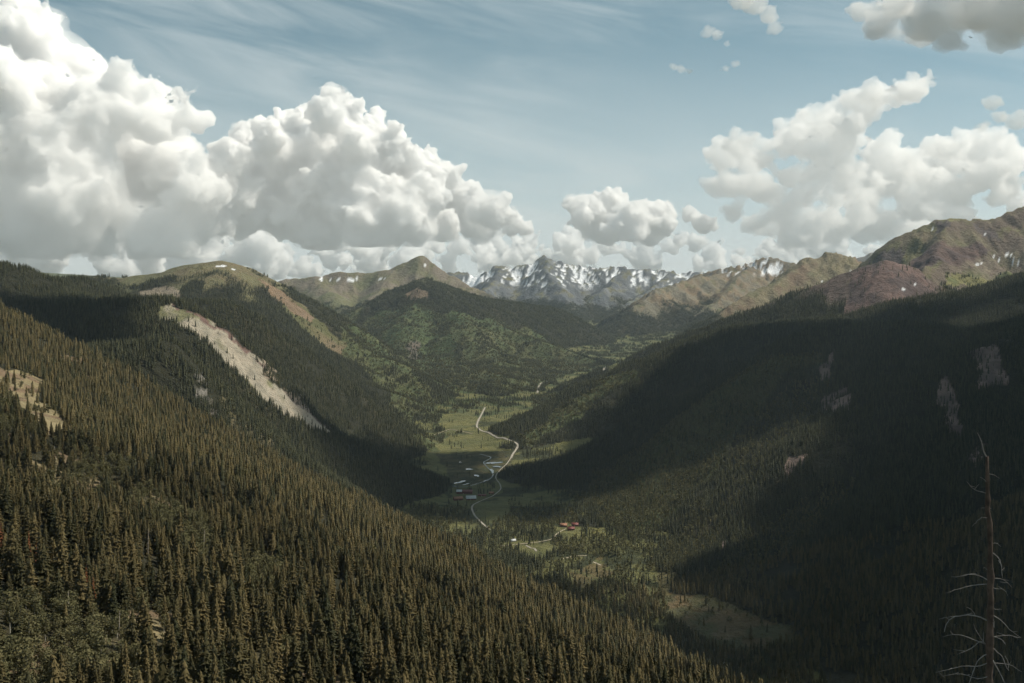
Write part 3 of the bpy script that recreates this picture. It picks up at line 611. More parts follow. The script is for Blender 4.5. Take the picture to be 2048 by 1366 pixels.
def tube(pts, rads, n=6):
    pts = np.array(pts, float); v = []; f = []
    for i, p in enumerate(pts):
        t = pts[min(i + 1, len(pts) - 1)] - pts[max(i - 1, 0)]; t /= np.linalg.norm(t) + 1e-9
        a = np.cross(t, [0, 1, 0] if abs(t[1]) < .9 else [1, 0, 0]); a /= np.linalg.norm(a); b = np.cross(t, a)
        for k in range(n):
            an = 2 * np.pi * k / n; v.append(p + rads[i] * (np.cos(an) * a + np.sin(an) * b))
    for i in range(len(pts) - 1):
        for k in range(n):
            k2 = (k + 1) % n; A, B, C_, D_ = i * n + k, i * n + k2, (i + 1) * n + k2, (i + 1) * n + k
            f += [(A, B, C_), (A, C_, D_)]
    m = len(v); v.append(pts[-1]); f += [((len(pts) - 1) * n + k, (len(pts) - 1) * n + (k + 1) % n, m) for k in range(n)]
    return np.array(v, np.float32), np.array(f)
CLEAR = []                               # plan cells kept free of trees
def keep(x, y, r):
    for i in range(int((x - r) // 5), int((x + r) // 5) + 1):
        for j in range(int((y - r) // 5), int((y + r) // 5) + 1): CLEAR.append(i * 100000 + j)
# ---------------------------------------------------------------- roads, water
def flat_mat(name, c0, c1, scale=.2, rough=.9, metal=0, spec=.3):
    m = bpy.data.materials.new(name); m.use_nodes = True; nt = m.node_tree; Ex.nt = nt
    b = nt.nodes['Principled BSDF']; b.inputs['Roughness'].default_value = rough; b.inputs['Metallic'].default_value = metal; b.inputs['Specular IOR Level'].default_value = spec
    g = nt.nodes.new('ShaderNodeNewGeometry'); nt.links.new(mixc(ss(.3, .7, noise(Ex(g.outputs['Position']), scale, 4)), c0, c1).s, b.inputs['Base Color'])
    return m
M_ROAD = flat_mat('gravel', (.26, .23, .19), (.34, .31, .26), .3); M_TRACK = flat_mat('dirt_track', (.26, .22, .16), (.36, .31, .23), .3)
M_WATER = flat_mat('pond_water', (.02, .025, .025), (.03, .035, .03), .1, .06, 0, .5)
def resample(p, step):
    p = np.array(p, float); d = np.r_[0, np.cumsum(np.hypot(*np.diff(p, axis=0).T))]; n = max(2, int(d[-1] / step) + 1); s = np.linspace(0, d[-1], n)
    q = np.stack([np.interp(s, d, p[:, 0]), np.interp(s, d, p[:, 1])], -1)
    for _ in range(3): q[1:-1] = (q[:-2] + 2 * q[1:-1] + q[2:]) / 4
    return q
def ribbon(name, label, pix, width, mat, lift=.8, step=12, dmin=1200, dmax=9000):
    q = resample([ground(u, v, dmin, dmax) for u, v in pix], step); t = np.gradient(q, axis=0); t /= np.linalg.norm(t, axis=1, keepdims=True) + 1e-9; nrm_ = np.stack([-t[:, 1], t[:, 0]], -1)
    for x_, y_ in q: keep(x_, y_, width * .5 + 3); keep(x_, y_ - 7, width * .5 + 2)
    w = width * (1 + .12 * np.sin(np.arange(len(q)) * 1.7))[:, None]
    rows = [q + nrm_ * w * k for k in (-.5, -.17, .17, .5)]
    co = np.stack([np.concatenate([r, hz(r[:, 0], r[:, 1])[:, None] + lift], -1) for r in rows], 1).reshape(-1, 3)
    n = len(q); i = np.arange(n * 4).reshape(n, 4); f = np.stack([i[:-1, :-1], i[:-1, 1:], i[1:, 1:], i[1:, :-1]], -1).reshape(-1, 4)
    return tag(link(name, quad_mesh(name, co, f, mat=mat)), label, None, None, 'structure'), q
r1, rq = ribbon('road', 'pale gravel road winding along the sunny meadow', [(970, 815), (966, 823), (961, 833), (955, 845), (953, 853), (960, 860), (980, 867), (1005, 876), (1028, 884), (1037, 889), (1034, 897), (1026, 907), (1022, 916)], 6.5, M_ROAD)
ribbon('road', 'stretch of gravel road beside the ponds at the foot of the right slope', [(1022, 916), (1012, 930), (1000, 940), (994, 948), (990, 955), (994, 961), (1000, 968), (1003, 978), (985, 993), (960, 1003)], 3, M_ROAD)
ribbon('road', 'gravel road curving down from the red ranch buildings', [(960, 1003), (946, 1009), (943, 1017), (947, 1028), (957, 1040), (968, 1050), (980, 1060)], 4.2, M_ROAD)
ribbon('road', 'short curve of gravel road on the far upper meadow', [(1108, 761), (1092, 763), (1082, 767), (1077, 775), (1075, 786)], 9, M_ROAD, 1.5)
ribbon('road', 'distant speck of gravel road at the valley head', [(1214, 731), (1212, 735), (1208, 741)], 9, M_ROAD, 1.5)
ribbon('path', 'narrow lane crossing the fields to the red roofed houses', [(1000, 1092), (1030, 1090), (1055, 1087), (1085, 1083), (1108, 1079), (1110, 1070), (1120, 1063), (1132, 1058)], 3.2, M_TRACK, .6)
ribbon('path', 'pale track along the lower edge of the small field', [(1052, 1091), (1062, 1096), (1073, 1103)], 3.5, M_ROAD, .6); ribbon('path', 'short pale track among the trees below the field', [(1126, 1118), (1140, 1114), (1160, 1110), (1175, 1112)], 3.2, M_TRACK, .6)
ribbon('path', 'faint straight track across the sunny meadow', [(868, 870), (900, 858), (925, 863), (945, 868)], 3.5, M_TRACK, .6); ribbon('path', 'short track on the dim brown clearing', [(1186, 1124), (1194, 1127), (1202, 1131)], 4, M_TRACK, .6)
def pond(label, u, v, ru, rv, seed, tilt=0.):
    r = np.random.RandomState(seed); n = 28; a = np.linspace(0, 2 * np.pi, n, endpoint=False); k = 1 + .35 * np.sin(a * 2 + r.rand() * 6) + .3 * np.sin(a * 3 + r.rand() * 6) * r.rand() + .12 * r.normal(size=n)
    g = np.array([ground(u + ru * kk * np.cos(q), v - rv * kk * np.sin(q) - tilt * ru * np.cos(q) * kk, 1500, 4500) for q, kk in zip(a, k)])
    for x_, y_ in np.concatenate([g, (g + g.mean(0)) / 2]): keep(x_, y_, 6); keep(x_, y_ - 12, 6)
    z = hz(g[:, 0], g[:, 1]); zl = float(np.percentile(z, 80)) + .9
    co = np.concatenate([g, np.full((n, 1), zl)], -1); c = co.mean(0); co = np.concatenate([co, [c]])
    f = np.array([(i, (i + 1) % n, n) for i in range(n)])
    me = quad_mesh('pond', co, f, mat=M_WATER)
    tag(link('pond', me), label, None, None, 'structure')
for i, (lb, u, v, ru, rv, ti) in enumerate((('largest bright pond at the foot of the right slope', 989, 926.5, 15, 2.2, .12), ('small bright pond just below the largest one', 994, 934, 6, 2.4, .0), ('narrow slanting pond beside the road bend', 984, 943, 4.5, 3.2, -.3),
      ('thin branching pool in the middle of the marsh', 938, 939, 9, 1.0, .03), ('small square pool in the marsh centre', 954, 952, 4, 2.2, 0), ('bright sliver of pond above the long red building', 920, 965.5, 10, 1.7, .1), ('narrow channel pool right of the sliver pond', 932, 969, 6, .8, .25), ('little pool by the creek near the road', 972, 962, 4, 1.2, .5), ('faint thin pool high in the marsh', 921, 925, 4, .9, 0), ('tiny pool at the head of the marsh', 1012, 914, 3, .8, .1))):
    pond(lb, u, v, ru, rv, 300 + i, ti)
ribbon('creek', 'dark meandering creek through the marsh', [(905, 972), (935, 975), (955, 967), (975, 962), (985, 955), (988, 946), (975, 935), (965, 925), (985, 915), (960, 908)], 2.5, M_WATER, .5)
# ---------------------------------------------------------------- buildings
M_REDW = flat_mat('red_stained_logs', (.10, .030, .026), (.14, .045, .036), .8); M_REDR = flat_mat('red_metal_roof', (.13, .04, .036), (.17, .055, .046), .3, .5); M_BRNR = flat_mat('rust_brown_roof', (.22, .105, .06), (.28, .14, .085), .3, .7)
M_GREYR = flat_mat('pale_metal_roof', (.42, .43, .42), (.52, .53, .52), .2, .6, 0); M_WIN = flat_mat('window_glass', (.02, .025, .03), (.03, .035, .04), .5, .08); M_WHITE = flat_mat('white_paint', (.75, .75, .73), (.82, .82, .8), .5, .5); M_TRIM = flat_mat('pale_trim', (.4, .36, .3), (.5, .45, .38), .5); M_STONE = flat_mat('chimney_stone', (.2, .17, .15), (.3, .27, .24), 1.)
M_RUB = flat_mat('rubber', (.02, .02, .02), (.03, .03, .03), 1.)
def boxm(name, x0, x1, y0, y1, z0, z1, mat):
    v = np.array([(x, y, z) for z in (z0, z1) for x, y in ((x0, y0), (x1, y0), (x1, y1), (x0, y1))], np.float32); f = np.array([[3, 2, 1, 0], [4, 5, 6, 7], [0, 1, 5, 4], [1, 2, 6, 5], [2, 3, 7, 6], [3, 0, 4, 7]])
    return quad_mesh(name, v, f, mat=mat)
def house(label, u, v, L, W, h, rise, rz, wall, roof, name='ranch_building', dmin=1500, dmax=3500, chimney=True, wn=5, split_roof=None):
    x, y = ground(u, v, dmin, dmax); e = bpy.data.objects.new(name, None); coll.objects.link(e); e.location = (x, y, float(hz(x, y)) - .2); e.rotation_euler.z = rz; tag(e, label, 'building')
    a, b = L / 2, W / 2
    for k in np.linspace(-a, a, 9): keep(x + k, y, b + 3); keep(x + k, y - 18, 8); keep(x + k, y - 34, 5)
    vv = np.array([(-a, -b, -1.5), (a, -b, -1.5), (a, b, -1.5), (-a, b, -1.5), (-a, -b, h), (a, -b, h), (a, b, h), (-a, b, h), (-a, 0, h + rise), (a, 0, h + rise)], np.float32)
    me = bpy.data.meshes.new('wall'); me.from_pydata(vv.tolist(), [], [(0, 1, 5, 4), (2, 3, 7, 6), (1, 2, 6, 9, 5), (3, 0, 4, 8, 7), (3, 2, 1, 0)]); me.materials.append(wall); link('wall', me, e)
    ov = .7; th = .22; sl = rise / b
    def slope_mesh(nm, s, x0, x1, mat):
        q = np.array([(x0, s * (b + ov), h - ov * sl), (x1, s * (b + ov), h - ov * sl), (x1, 0, h + rise), (x0, 0, h + rise)], float); q[:, 2] += .05; t = q.copy(); t[:, 2] += th
        o = link('roof', quad_mesh('roof', np.concatenate([q, t]), np.array([[0, 1, 2, 3], [7, 6, 5, 4], [0, 4, 5, 1], [1, 5, 6, 2], [2, 6, 7, 3], [3, 7, 4, 0]]), mat=mat), e); return o
    cuts = [(-a - ov, a + ov, roof)] if split_roof is None else [(-a - ov, split_roof[0], split_roof[1]), (split_roof[0], a + ov, roof)]
    for s in (-1, 1):
        for x0, x1, m in cuts: ro = slope_mesh('roof', s, x0, x1, m)
    if chimney: link('chimney', boxm('chimney', a * .4 - .5, a * .4 + .5, .3, 1.3, h + rise * .5, h + rise + 1.2, M_STONE), ro)
    for k in range(wn):
        xx = -a + L * (k + .5) / wn; wdo = link('window', boxm('window', xx - .7, xx + .7, -b - .06, -b + .05, h * .35, h * .35 + 1.3, M_WIN), e)
        link('frame', boxm('frame', xx - .8, xx + .8, -b - .09, -b - .062, h * .35 - .14, h * .35 - .01, M_TRIM), wdo)
    d = link('door', boxm('door', -a * .12 - .5, -a * .12 + .5, -b - .07, -b + .04, -.2, 2.0, M_TRIM), e); link('handle', boxm('handle', -a * .12 + .3, -a * .12 + .4, -b - .12, -b - .07, .9, 1.05, M_RUB), d)
    return e
house('long red ranch building with a pale metal roof end beyond the marsh', 929, 987, 40, 13, 6, 4, rad(-4), M_REDW, M_REDR, wn=9, split_roof=(-6, M_GREYR)); house('barn with a large bright grey metal roof near the road bend', 942, 999, 24, 14, 4, 6, rad(8), M_REDW, M_GREYR, wn=4)
house('brown gabled ranch house nearest the dark left slope', 916, 1000, 22, 13, 4.5, 4.5, rad(20), M_REDW, M_BRNR, wn=4); house('small red-brown shed at the right end of the ranch', 983, 988, 11, 8, 3.5, 3, rad(-15), M_REDW, M_BRNR, wn=2, chimney=False)
house('long low red shed between the ranch barn and the small shed', 964, 992, 20, 7, 2.8, 2, rad(3), M_REDW, M_REDR, wn=4, chimney=False)
house('rust-roofed house at the left of the hilltop houses', 1127, 1053, 15, 9, 4, 3.5, rad(-10), M_REDW, M_BRNR, 'house', wn=3); house('red-roofed house at the front of the hilltop houses', 1142, 1060, 14, 9, 4, 3.2, rad(12), M_REDW, M_REDR, 'house', wn=3); house('bright red-roofed house at the upper right of the hilltop houses', 1150, 1052, 14, 8, 4, 3.4, rad(-8), M_REDW, M_REDR, 'house', wn=3)
house('small pale-roofed cabin among conifers left of the lane', 1026, 1083, 10, 7, 3, 2.4, rad(30), M_TRIM, M_GREYR, 'cabin', wn=2, chimney=False)
def trailer(label, u, v, rz):
    x, y = ground(u, v, 1500, 3000); e = bpy.data.objects.new('camper_trailer', None); coll.objects.link(e); e.location = (x, y, float(hz(x, y))); e.rotation_euler.z = rz; tag(e, label, 'trailer', 'white campers among the trees')
    pr = [(-3, .5), (-3.2, 1.6), (-2.7, 2.8), (2.6, 2.8), (3.1, 2.2), (3, .5)]; v_ = np.array([(a, s * 1.2, b) for s in (-1, 1) for a, b in pr], np.float32)
    me = bpy.data.meshes.new('body'); me.from_pydata(v_.tolist(), [], [tuple(range(5, -1, -1))[::-1], tuple(range(11, 5, -1))] + [(i, i + 6, (i + 1) % 6 + 6, (i + 1) % 6) for i in range(6)]); me.materials.append(M_WHITE); b = link('body', me, e)
    for xx in (-1.6, 1.2): link('window', boxm('window', xx - .5, xx + .5, -1.25, -1.2, 1.5, 2.2, M_WIN), e)
    link('door', boxm('door', -.5, .2, -1.24, -1.19, .6, 2.4, M_TRIM), e)
    for s in (-1, 1):
        t, f = tube([(0, s * 1.0, .35), (0, s * 1.25, .35)], [.35, .35], 10); link('wheel', quad_mesh('wheel', t, f, mat=M_RUB), e)
    return e
trailer('leftmost white camper half hidden in dark conifers', 979, 1127, .3); trailer('middle white camper in the dark conifers', 989, 1126, 1.2); trailer('rightmost white camper in the dark conifers', 1001, 1127, .1)
KEEP = np.unique(np.array(CLEAR, np.int64))
# ---------------------------------------------------------------- trees
def simple_mat(name, c0, c1, rough=.9, noise_s=None, trans=0.0):
    m = bpy.data.materials.new(name); m.use_nodes = True; nt = m.node_tree; Ex.nt = nt
    b = nt.nodes['Principled BSDF']; b.inputs['Roughness'].default_value = rough; b.inputs['Specular IOR Level'].default_value = .2
    oi = nt.nodes.new('ShaderNodeObjectInfo'); r = Ex(oi.outputs['Random'])
    if noise_s:
        tcn = nt.nodes.new('ShaderNodeTexCoord'); n = noise(Ex(tcn.outputs['Object']), noise_s, 4); r = r * .5 + n * .6 - .05
    nt.links.new(mixc(r, c0, c1).s, b.inputs['Base Color'])
    if trans:
        out = nt.nodes['Material Output']; tr = nt.nodes.new('ShaderNodeBsdfTranslucent'); ms = nt.nodes.new('ShaderNodeMixShader'); ms.inputs[0].default_value = trans
        nt.links.new(mixc(r, c0, c1).s, tr.inputs['Color']); nt.links.new(b.outputs[0], ms.inputs[1]); nt.links.new(tr.outputs[0], ms.inputs[2]); nt.links.new(ms.outputs[0], out.inputs['Surface'])
    return m
M_CON = simple_mat('conifer_needles', (.032, .034, .015), (.118, .092, .040), trans=.15)  # near conifers: warm light's olive-brown tint put into the needle colour
M_CON2 = simple_mat('far_conifer_needles', (.020, .024, .013), (.062, .062, .030), trans=.1)  # same conifers farther off: cool tint of distance put into the needles
M_ASP = simple_mat('aspen_leaves', (.085, .082, .038), (.14, .126, .06), trans=.25)
M_BARK = simple_mat('conifer_bark', (.06, .045, .032), (.10, .08, .06), noise_s=3)
M_PALE = simple_mat('aspen_bark', (.30, .28, .23), (.42, .40, .34), noise_s=3)
M_RUST = simple_mat('rusty_needles', (.16, .055, .022), (.22, .085, .035))
M_DEAD = simple_mat('weathered_wood', (.22, .19, .16), (.34, .30, .26), noise_s=2)

def conifer_crown(seed, whorls, per, rad_=.125, base=.1, seg=2):
    r = np.random.RandomState(seed); v = []; f = []
    for i in range(whorls):
        s = i / (whorls - 1); zc = base + (1 - base) * s ** .9
        R_ = rad_ * (1 - s) ** .8 * (.55 + .45 * min(1, s * 4 + .5)) + .006
        n = max(3, int(per * (1 - .5 * s)))
        for k in range(n):
            a = 2 * np.pi * (k + r.rand()) / n; L = R_ * r.uniform(.6, 1.2); zz = zc + r.uniform(-.5, .5) / whorls
            d = np.array([np.cos(a), np.sin(a)]); t = np.array([-d[1], d[0]]); w = L * r.uniform(.32, .5)
            dr = L * r.uniform(.35, .8); up = L * .15
            q = len(v)
            v += [(0, 0, zz + up), (*(d * L * .55 + t * w), zz - dr * .45), (*(d * L), zz - dr + L * .12), (*(d * L * .55 - t * w), zz - dr * .45)]
            f += [(q, q + 1, q + 2), (q, q + 2, q + 3)]
            if seg > 1:
                v += [(*(d * L * .4), zz + up * .9), (*(d * L * .8 + t * w * .3), zz - dr * .95), (*(d * L * .95), zz - dr * .2), ]
                f += [(q + 4, q + 5, q + 6)]
    return np.array(v, np.float32), np.array(f)
def aspen_crown(seed, n, sz, lobes=7):
    r = np.random.RandomState(seed); v = []; f = []
    L = [(r.uniform(-.09, .09), r.uniform(-.09, .09), z, .17 * (1.15 - abs(z - .6) * 1.3) * r.uniform(.8, 1.1)) for z in np.linspace(.36, .9, lobes)]
    for i in range(n):
        x, y, z, q = L[r.randint(lobes)]
        w = r.normal(size=3); w /= np.linalg.norm(w); c = np.array([x, y, z]) + w * q * r.uniform(.55, 1.05) * np.array([1, 1, .9])
        nn = w + r.normal(size=3) * .6; nn /= np.linalg.norm(nn)
        a = np.cross(nn, r.normal(size=3)); a /= np.linalg.norm(a); b = np.cross(nn, a); s = sz * r.uniform(.6, 1.3)
        k = len(v); v += [c + a * s, c + b * s * .7, c - a * s, c - b * s * .7]; f += [(k, k + 1, k + 2), (k, k + 2, k + 3)]
    return np.array(v, np.float32), np.array(f)
def star_crown(seed, tiers, n, rad_=.12, base=.05):     # stacked jagged skirts of boughs, solid inside
    r = np.random.RandomState(seed); v = []; f = []
    for i in range(tiers):
        s0 = i / tiers; zb = base + (1 - base) * s0; zt = min(1., base + (1 - base) * (i + 1.75) / tiers) if i < tiers - 1 else 1.
        R_ = rad_ * (1 - s0) ** .75 * r.uniform(.85, 1.1) + .008; q = len(v); v.append((r.normal() * .004, r.normal() * .004, zt)); a0 = r.rand() * 6.28
        for k in range(2 * n):
            a = a0 + np.pi * (k + r.uniform(-.3, .3)) / n; out = k % 2 == 0; rr = R_ * (r.uniform(.85, 1.2) if out else r.uniform(.42, .62))
            v.append((rr * np.cos(a), rr * np.sin(a), zb + (r.uniform(-.35, .1) if out else r.uniform(.1, .5)) * (1 - base) / tiers * .9))
        for k in range(2 * n): f.append((q, q + 1 + k, q + 1 + (k + 1) % (2 * n)))
    return np.array(v, np.float32), np.array(f)
def both(a, b): return np.concatenate([a[0], b[0]]), np.concatenate([a[1], b[1] + len(a[0])])
def tmesh(name, parts):          # parts: (v, f, material)
    vs = []; fs = []; mi = []; o = 0
    for i, (v, f, m) in enumerate(parts): vs.append(v); fs.append(f + o); mi += [i] * len(f); o += len(v)
    me = quad_mesh(name, np.concatenate(vs), np.concatenate(fs))
    for p in parts: me.materials.append(p[2])
    me.polygons.foreach_set('material_index', np.array(mi, np.int32)); me.update()
    return me
TRUNK = tube([(0, 0, -.08), (0, 0, .25), (.002, 0, .6), (0, 0, .98)], [.014, .011, .006, .001], 5)
ATRUNK = tube([(0, 0, -.08), (.01, 0, .3), (0, .012, .6), (.006, 0, .85)], [.013, .010, .007, .002], 5)
def proto(name, me):
    o = bpy.data.objects.new(name, me); return o
def proto_coll(name, meshes):
    c = bpy.data.collections.new(name)
    for i, m in enumerate(meshes): c.objects.link(proto(f'{name}_{chr(97 + i)}', m))
    return c
con0 = [(both(star_crown(s + 200, 13, 6, rd * .78, b), conifer_crown(s, 22, 9, rd * 1.05, b)), rd) for s, rd, b in ((1, .125, .10), (2, .15, .06), (3, .11, .16), (4, .18, .05), (5, .135, .2))]
con_lod0 = proto_coll('spruce_near', [tmesh('spruce', [(*c, M_CON), (*TRUNK, M_BARK)]) for c, _ in con0])
con_lod1 = proto_coll('spruce_mid', [tmesh('spruce', [(*star_crown(20 + i, 8, 5, rd * 1.0, b), M_CON)]) for i, (rd, b) in enumerate(((.12, .06), (.15, .05), (.105, .1), (.14, .03)))])
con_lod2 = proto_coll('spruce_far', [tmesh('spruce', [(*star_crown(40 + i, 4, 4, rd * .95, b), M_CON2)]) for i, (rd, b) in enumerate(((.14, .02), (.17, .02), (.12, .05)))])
def clump(seed, fn, n, spread):
    r = np.random.RandomState(seed); vs = []; fs = []; o = 0
    for i in range(n):
        v, f = fn(seed * 10 + i); h = r.uniform(.65, 1.1); v = v * np.array([h * 1.1, h * 1.1, h]) + np.array([r.uniform(-spread, spread), r.uniform(-spread, spread), r.uniform(-.1, .05)])
        vs.append(v); fs.append(f + o); o += len(v)
    return np.concatenate(vs).astype(np.float32), np.concatenate(fs)
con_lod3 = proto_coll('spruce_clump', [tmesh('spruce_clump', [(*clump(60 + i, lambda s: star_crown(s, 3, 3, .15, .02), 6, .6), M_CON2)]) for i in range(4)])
asp0 = [aspen_crown(s, 420, .034, 8) for s in (1, 2, 3, 4)]
asp_lod0 = proto_coll('aspen_near', [tmesh('aspen', [(*c, M_ASP), (*ATRUNK, M_PALE)]) for c in asp0])
asp_lod1 = proto_coll('aspen_mid', [tmesh('aspen', [(*aspen_crown(10 + i, 110, .062, 6), M_ASP)]) for i in range(4)])
asp_lod2 = proto_coll('aspen_far', [tmesh('aspen', [(*aspen_crown(20 + i, 36, .11, 4), M_ASP)]) for i in range(3)])
asp_lod3 = proto_coll('aspen_clump', [tmesh('aspen_clump', [(*clump(70 + i, lambda s: aspen_crown(s, 16, .15, 3), 5, .5), M_ASP)]) for i in range(3)])
print('protos', round(time.time() - T0, 1))

def gn_instancer(collx):
    ng = bpy.data.node_groups.new('scatter_' + collx.name, 'GeometryNodeTree')
    ng.interface.new_socket('Geometry', in_out='INPUT', socket_type='NodeSocketGeometry'); ng.interface.new_socket('Geometry', in_out='OUTPUT', socket_type='NodeSocketGeometry')
    N = ng.nodes; gi = N.new('NodeGroupInput'); go = N.new('NodeGroupOutput'); ip = N.new('GeometryNodeInstanceOnPoints'); ci = N.new('GeometryNodeCollectionInfo')
    ci.inputs[0].default_value = collx; ci.inputs['Separate Children'].default_value = True; ci.inputs['Reset Children'].default_value = True
    def attr(nm, ty):
        a = N.new('GeometryNodeInputNamedAttribute'); a.data_type = ty; a.inputs[0].default_value = nm; return a.outputs[0]
    L = ng.links.new
    L(gi.outputs[0], ip.inputs['Points']); L(ci.outputs[0], ip.inputs['Instance']); ip.inputs['Pick Instance'].default_value = True
    L(attr('idx', 'INT'), ip.inputs['Instance Index']); L(attr('scl', 'FLOAT_VECTOR'), ip.inputs['Scale'])
    e2r = N.new('FunctionNodeEulerToRotation'); L(attr('rot', 'FLOAT_VECTOR'), e2r.inputs[0]); L(e2r.outputs[0], ip.inputs['Rotation'])
    L(ip.outputs[0], go.inputs[0])
    return ng
def scatter(name, label, cat, pts, scl, rot, collx):
    me = bpy.data.meshes.new(name); n = len(pts); me.vertices.add(n); me.vertices.foreach_set('co', pts.astype(np.float32).ravel())
    me.attributes.new('scl', 'FLOAT_VECTOR', 'POINT').data.foreach_set('vector', scl.astype(np.float32).ravel())
    me.attributes.new('rot', 'FLOAT_VECTOR', 'POINT').data.foreach_set('vector', rot.astype(np.float32).ravel())
    me.attributes.new('idx', 'INT', 'POINT').data.foreach_set('value', rng.randint(0, len(collx.objects), n).astype(np.int32))
    o = link(name, me); m = o.modifiers.new('scatter', 'NODES'); m.node_group = gn_instancer(collx)
    tag(o, label, cat, None, 'stuff'); return o

vis_t = V < prev + (26 / Y * F)                 # ground within a tree's height of being in sight
vis_t &= (Y > 240) & (V > -200)
inframe = (ucol > -90) & (ucol < 2140); vis_t &= inframe[None, :]
area = np.abs(np.gradient(X, axis=1) * np.gradient(Y, axis=0))
def sample(dens, sel):
    lam = (dens * area * sel).astype(np.float64)
    k = np.floor(lam + rng.rand(*lam.shape)).astype(int)
    r, c = np.nonzero(k); kk = k[r, c]; r = np.repeat(r, kk); c = np.repeat(c, kk)
    tr = rng.uniform(-.5, .5, len(r)); tcx = rng.uniform(-.5, .5, len(r))
    r1 = np.clip(r + np.sign(tr).astype(int), 0, NR - 1); c1 = np.clip(c + np.sign(tcx).astype(int), 0, NC - 1)
    y = yrow[r] + np.abs(tr) * (yrow[r1] - yrow[r]); u = ucol[c] + np.abs(tcx) * (ucol[c1] - ucol[c])
    x = y * (u - U0) / F
    ok = ~np.isin(np.floor(x / 5).astype(np.int64) * 100000 + np.floor(y / 5).astype(np.int64), KEEP)
    x, y = x[ok], y[ok]
    return np.stack([x, y, hz(x, y)], -1)
def bands(dens, tab, kind):
    out = []
    for (d0, d1, per, hgt, cl, nm, lb) in tab:
        p = sample(dens * per, vis_t & (Y >= d0) & (Y < d1))
        n = len(p); hh = hgt * np.where(rng.rand(n) < .25, rng.uniform(.35, .7, n), rng.uniform(.7, 1.12, n)) * (.85 + .4 * rng.rand(n) ** 3)
        out.append([p, hh, cl, nm, lb]); print(kind, d0, n)
    return out
CB = bands(con, [(240, 900, 1 / 36, 20, con_lod0, 'conifer_forest', 'dense olive conifer forest covering the near left hillside'), (900, 1750, 1 / 30, 18, con_lod1, 'conifer_forest', 'conifer forest on the farther half of the near left hillside and the lower valley'),
     (1750, 3000, 1 / 24, 17.5, con_lod2, 'conifer_forest', 'dark conifer forest on the spurs below the scree and the near right mountainside'), (3000, 4700, 1 / 38, 18.5, con_lod2, 'conifer_forest', 'conifer forest on the ridges both sides of the middle valley'),
     (4700, 12000, 1 / 190, 19, con_lod3, 'conifer_forest', 'distant dark conifer woods on the mountains at the valley head')], 'con')
AB = bands(asp, [(240, 900, 1 / 24, 12, asp_lod0, 'aspen_wood', 'pale green aspen thickets among the conifers of the near left hillside'), (900, 1750, 1 / 30, 12, asp_lod1, 'aspen_wood', 'aspen groves on the lower slopes and valley bottom nearest the viewer'),
     (1750, 3000, 1 / 42, 12.5, asp_lod2, 'aspen_wood', 'aspen woods round the houses and on the right mountainside'), (3000, 8000, 1 / 150, 12, asp_lod3, 'aspen_wood', 'light green aspen woods on the far valley sides')], 'asp')
def take_nearest(bands_, n):
    p, hh = bands_[0][0], bands_[0][1]
    app = hh / p[:, 1]; u = U0 + F * p[:, 0] / p[:, 1]; v = VH - F * (p[:, 2] + hh * .7) / p[:, 1]
    app = np.where((u > 0) & (u < 2048) & (v < 1366), app, 0); o = np.argsort(-app)[:n]; o = o[app[o] > 0]
    sel = (p[o], hh[o]); keep = np.ones(len(p), bool); keep[o] = False
    bands_[0][0], bands_[0][1] = p[keep], hh[keep]
    return sel
def individual(name, label, cat, group, p, h, crown, trunk, mc, mt, spread=1.0, rz=None):
    e = bpy.data.objects.new(name, None); coll.objects.link(e); e.empty_display_size = .5
    e.location = p; e.scale = (h * spread, h * spread, h); e.rotation_euler = (rng.uniform(-.03, .03), rng.uniform(-.03, .03), rng.uniform(0, 6.28) if rz is None else rz)
    tag(e, label, cat, group)
    link('crown', crown, e); link('trunk', trunk, e); return e
me_trunk = quad_mesh('trunk', *TRUNK, mat=M_BARK); me_atrunk = quad_mesh('trunk', *ATRUNK, mat=M_PALE)
me_con = [quad_mesh('crown', *c, mat=M_CON) for c, _ in con0]; me_asp = [quad_mesh('crown', *c, mat=M_ASP) for c in asp0]
me_rust = [quad_mesh('crown', *conifer_crown(80 + i, 20, 7, .10, .12), mat=M_RUST) for i in range(2)]
p_, h_ = take_nearest(CB, 300)
for i in range(len(p_)):
    individual('conifer_tree', 'one of the nearest, largest-looking conifers on the lower left hillside', 'conifer', 'nearest conifers on the left hillside', p_[i], h_[i], me_con[rng.randint(5)], me_trunk, None, None, rng.uniform(.95, 1.55))
p_, h_ = take_nearest(AB, 200)
for i in range(len(p_)):
    individual('aspen_tree', 'one of the nearest bushy pale green aspens at the lower left', 'aspen', 'nearest aspens on the left hillside', p_[i], h_[i], me_asp[rng.randint(4)], me_atrunk, None, None, rng.uniform(.9, 1.25))
for tab, cat in ((CB, 'forest'), (AB, 'aspen wood')):
    for p, hh, cl, nm, lb in tab:
        n = len(p)
        if n == 0: continue
        w = hh * (rng.uniform(.95, 1.6, n) if (cat == 'forest' and p[:, 1].mean() < 1700) else rng.uniform(.85, 1.25, n))
        rot = np.stack([rng.uniform(-.04, .04, n), rng.uniform(-.04, .04, n), rng.uniform(0, 6.283, n)], -1)
        scatter(nm, lb, cat, p, np.stack([w, w, hh], -1), rot, cl)
print('trees', round(time.time() - T0, 1))
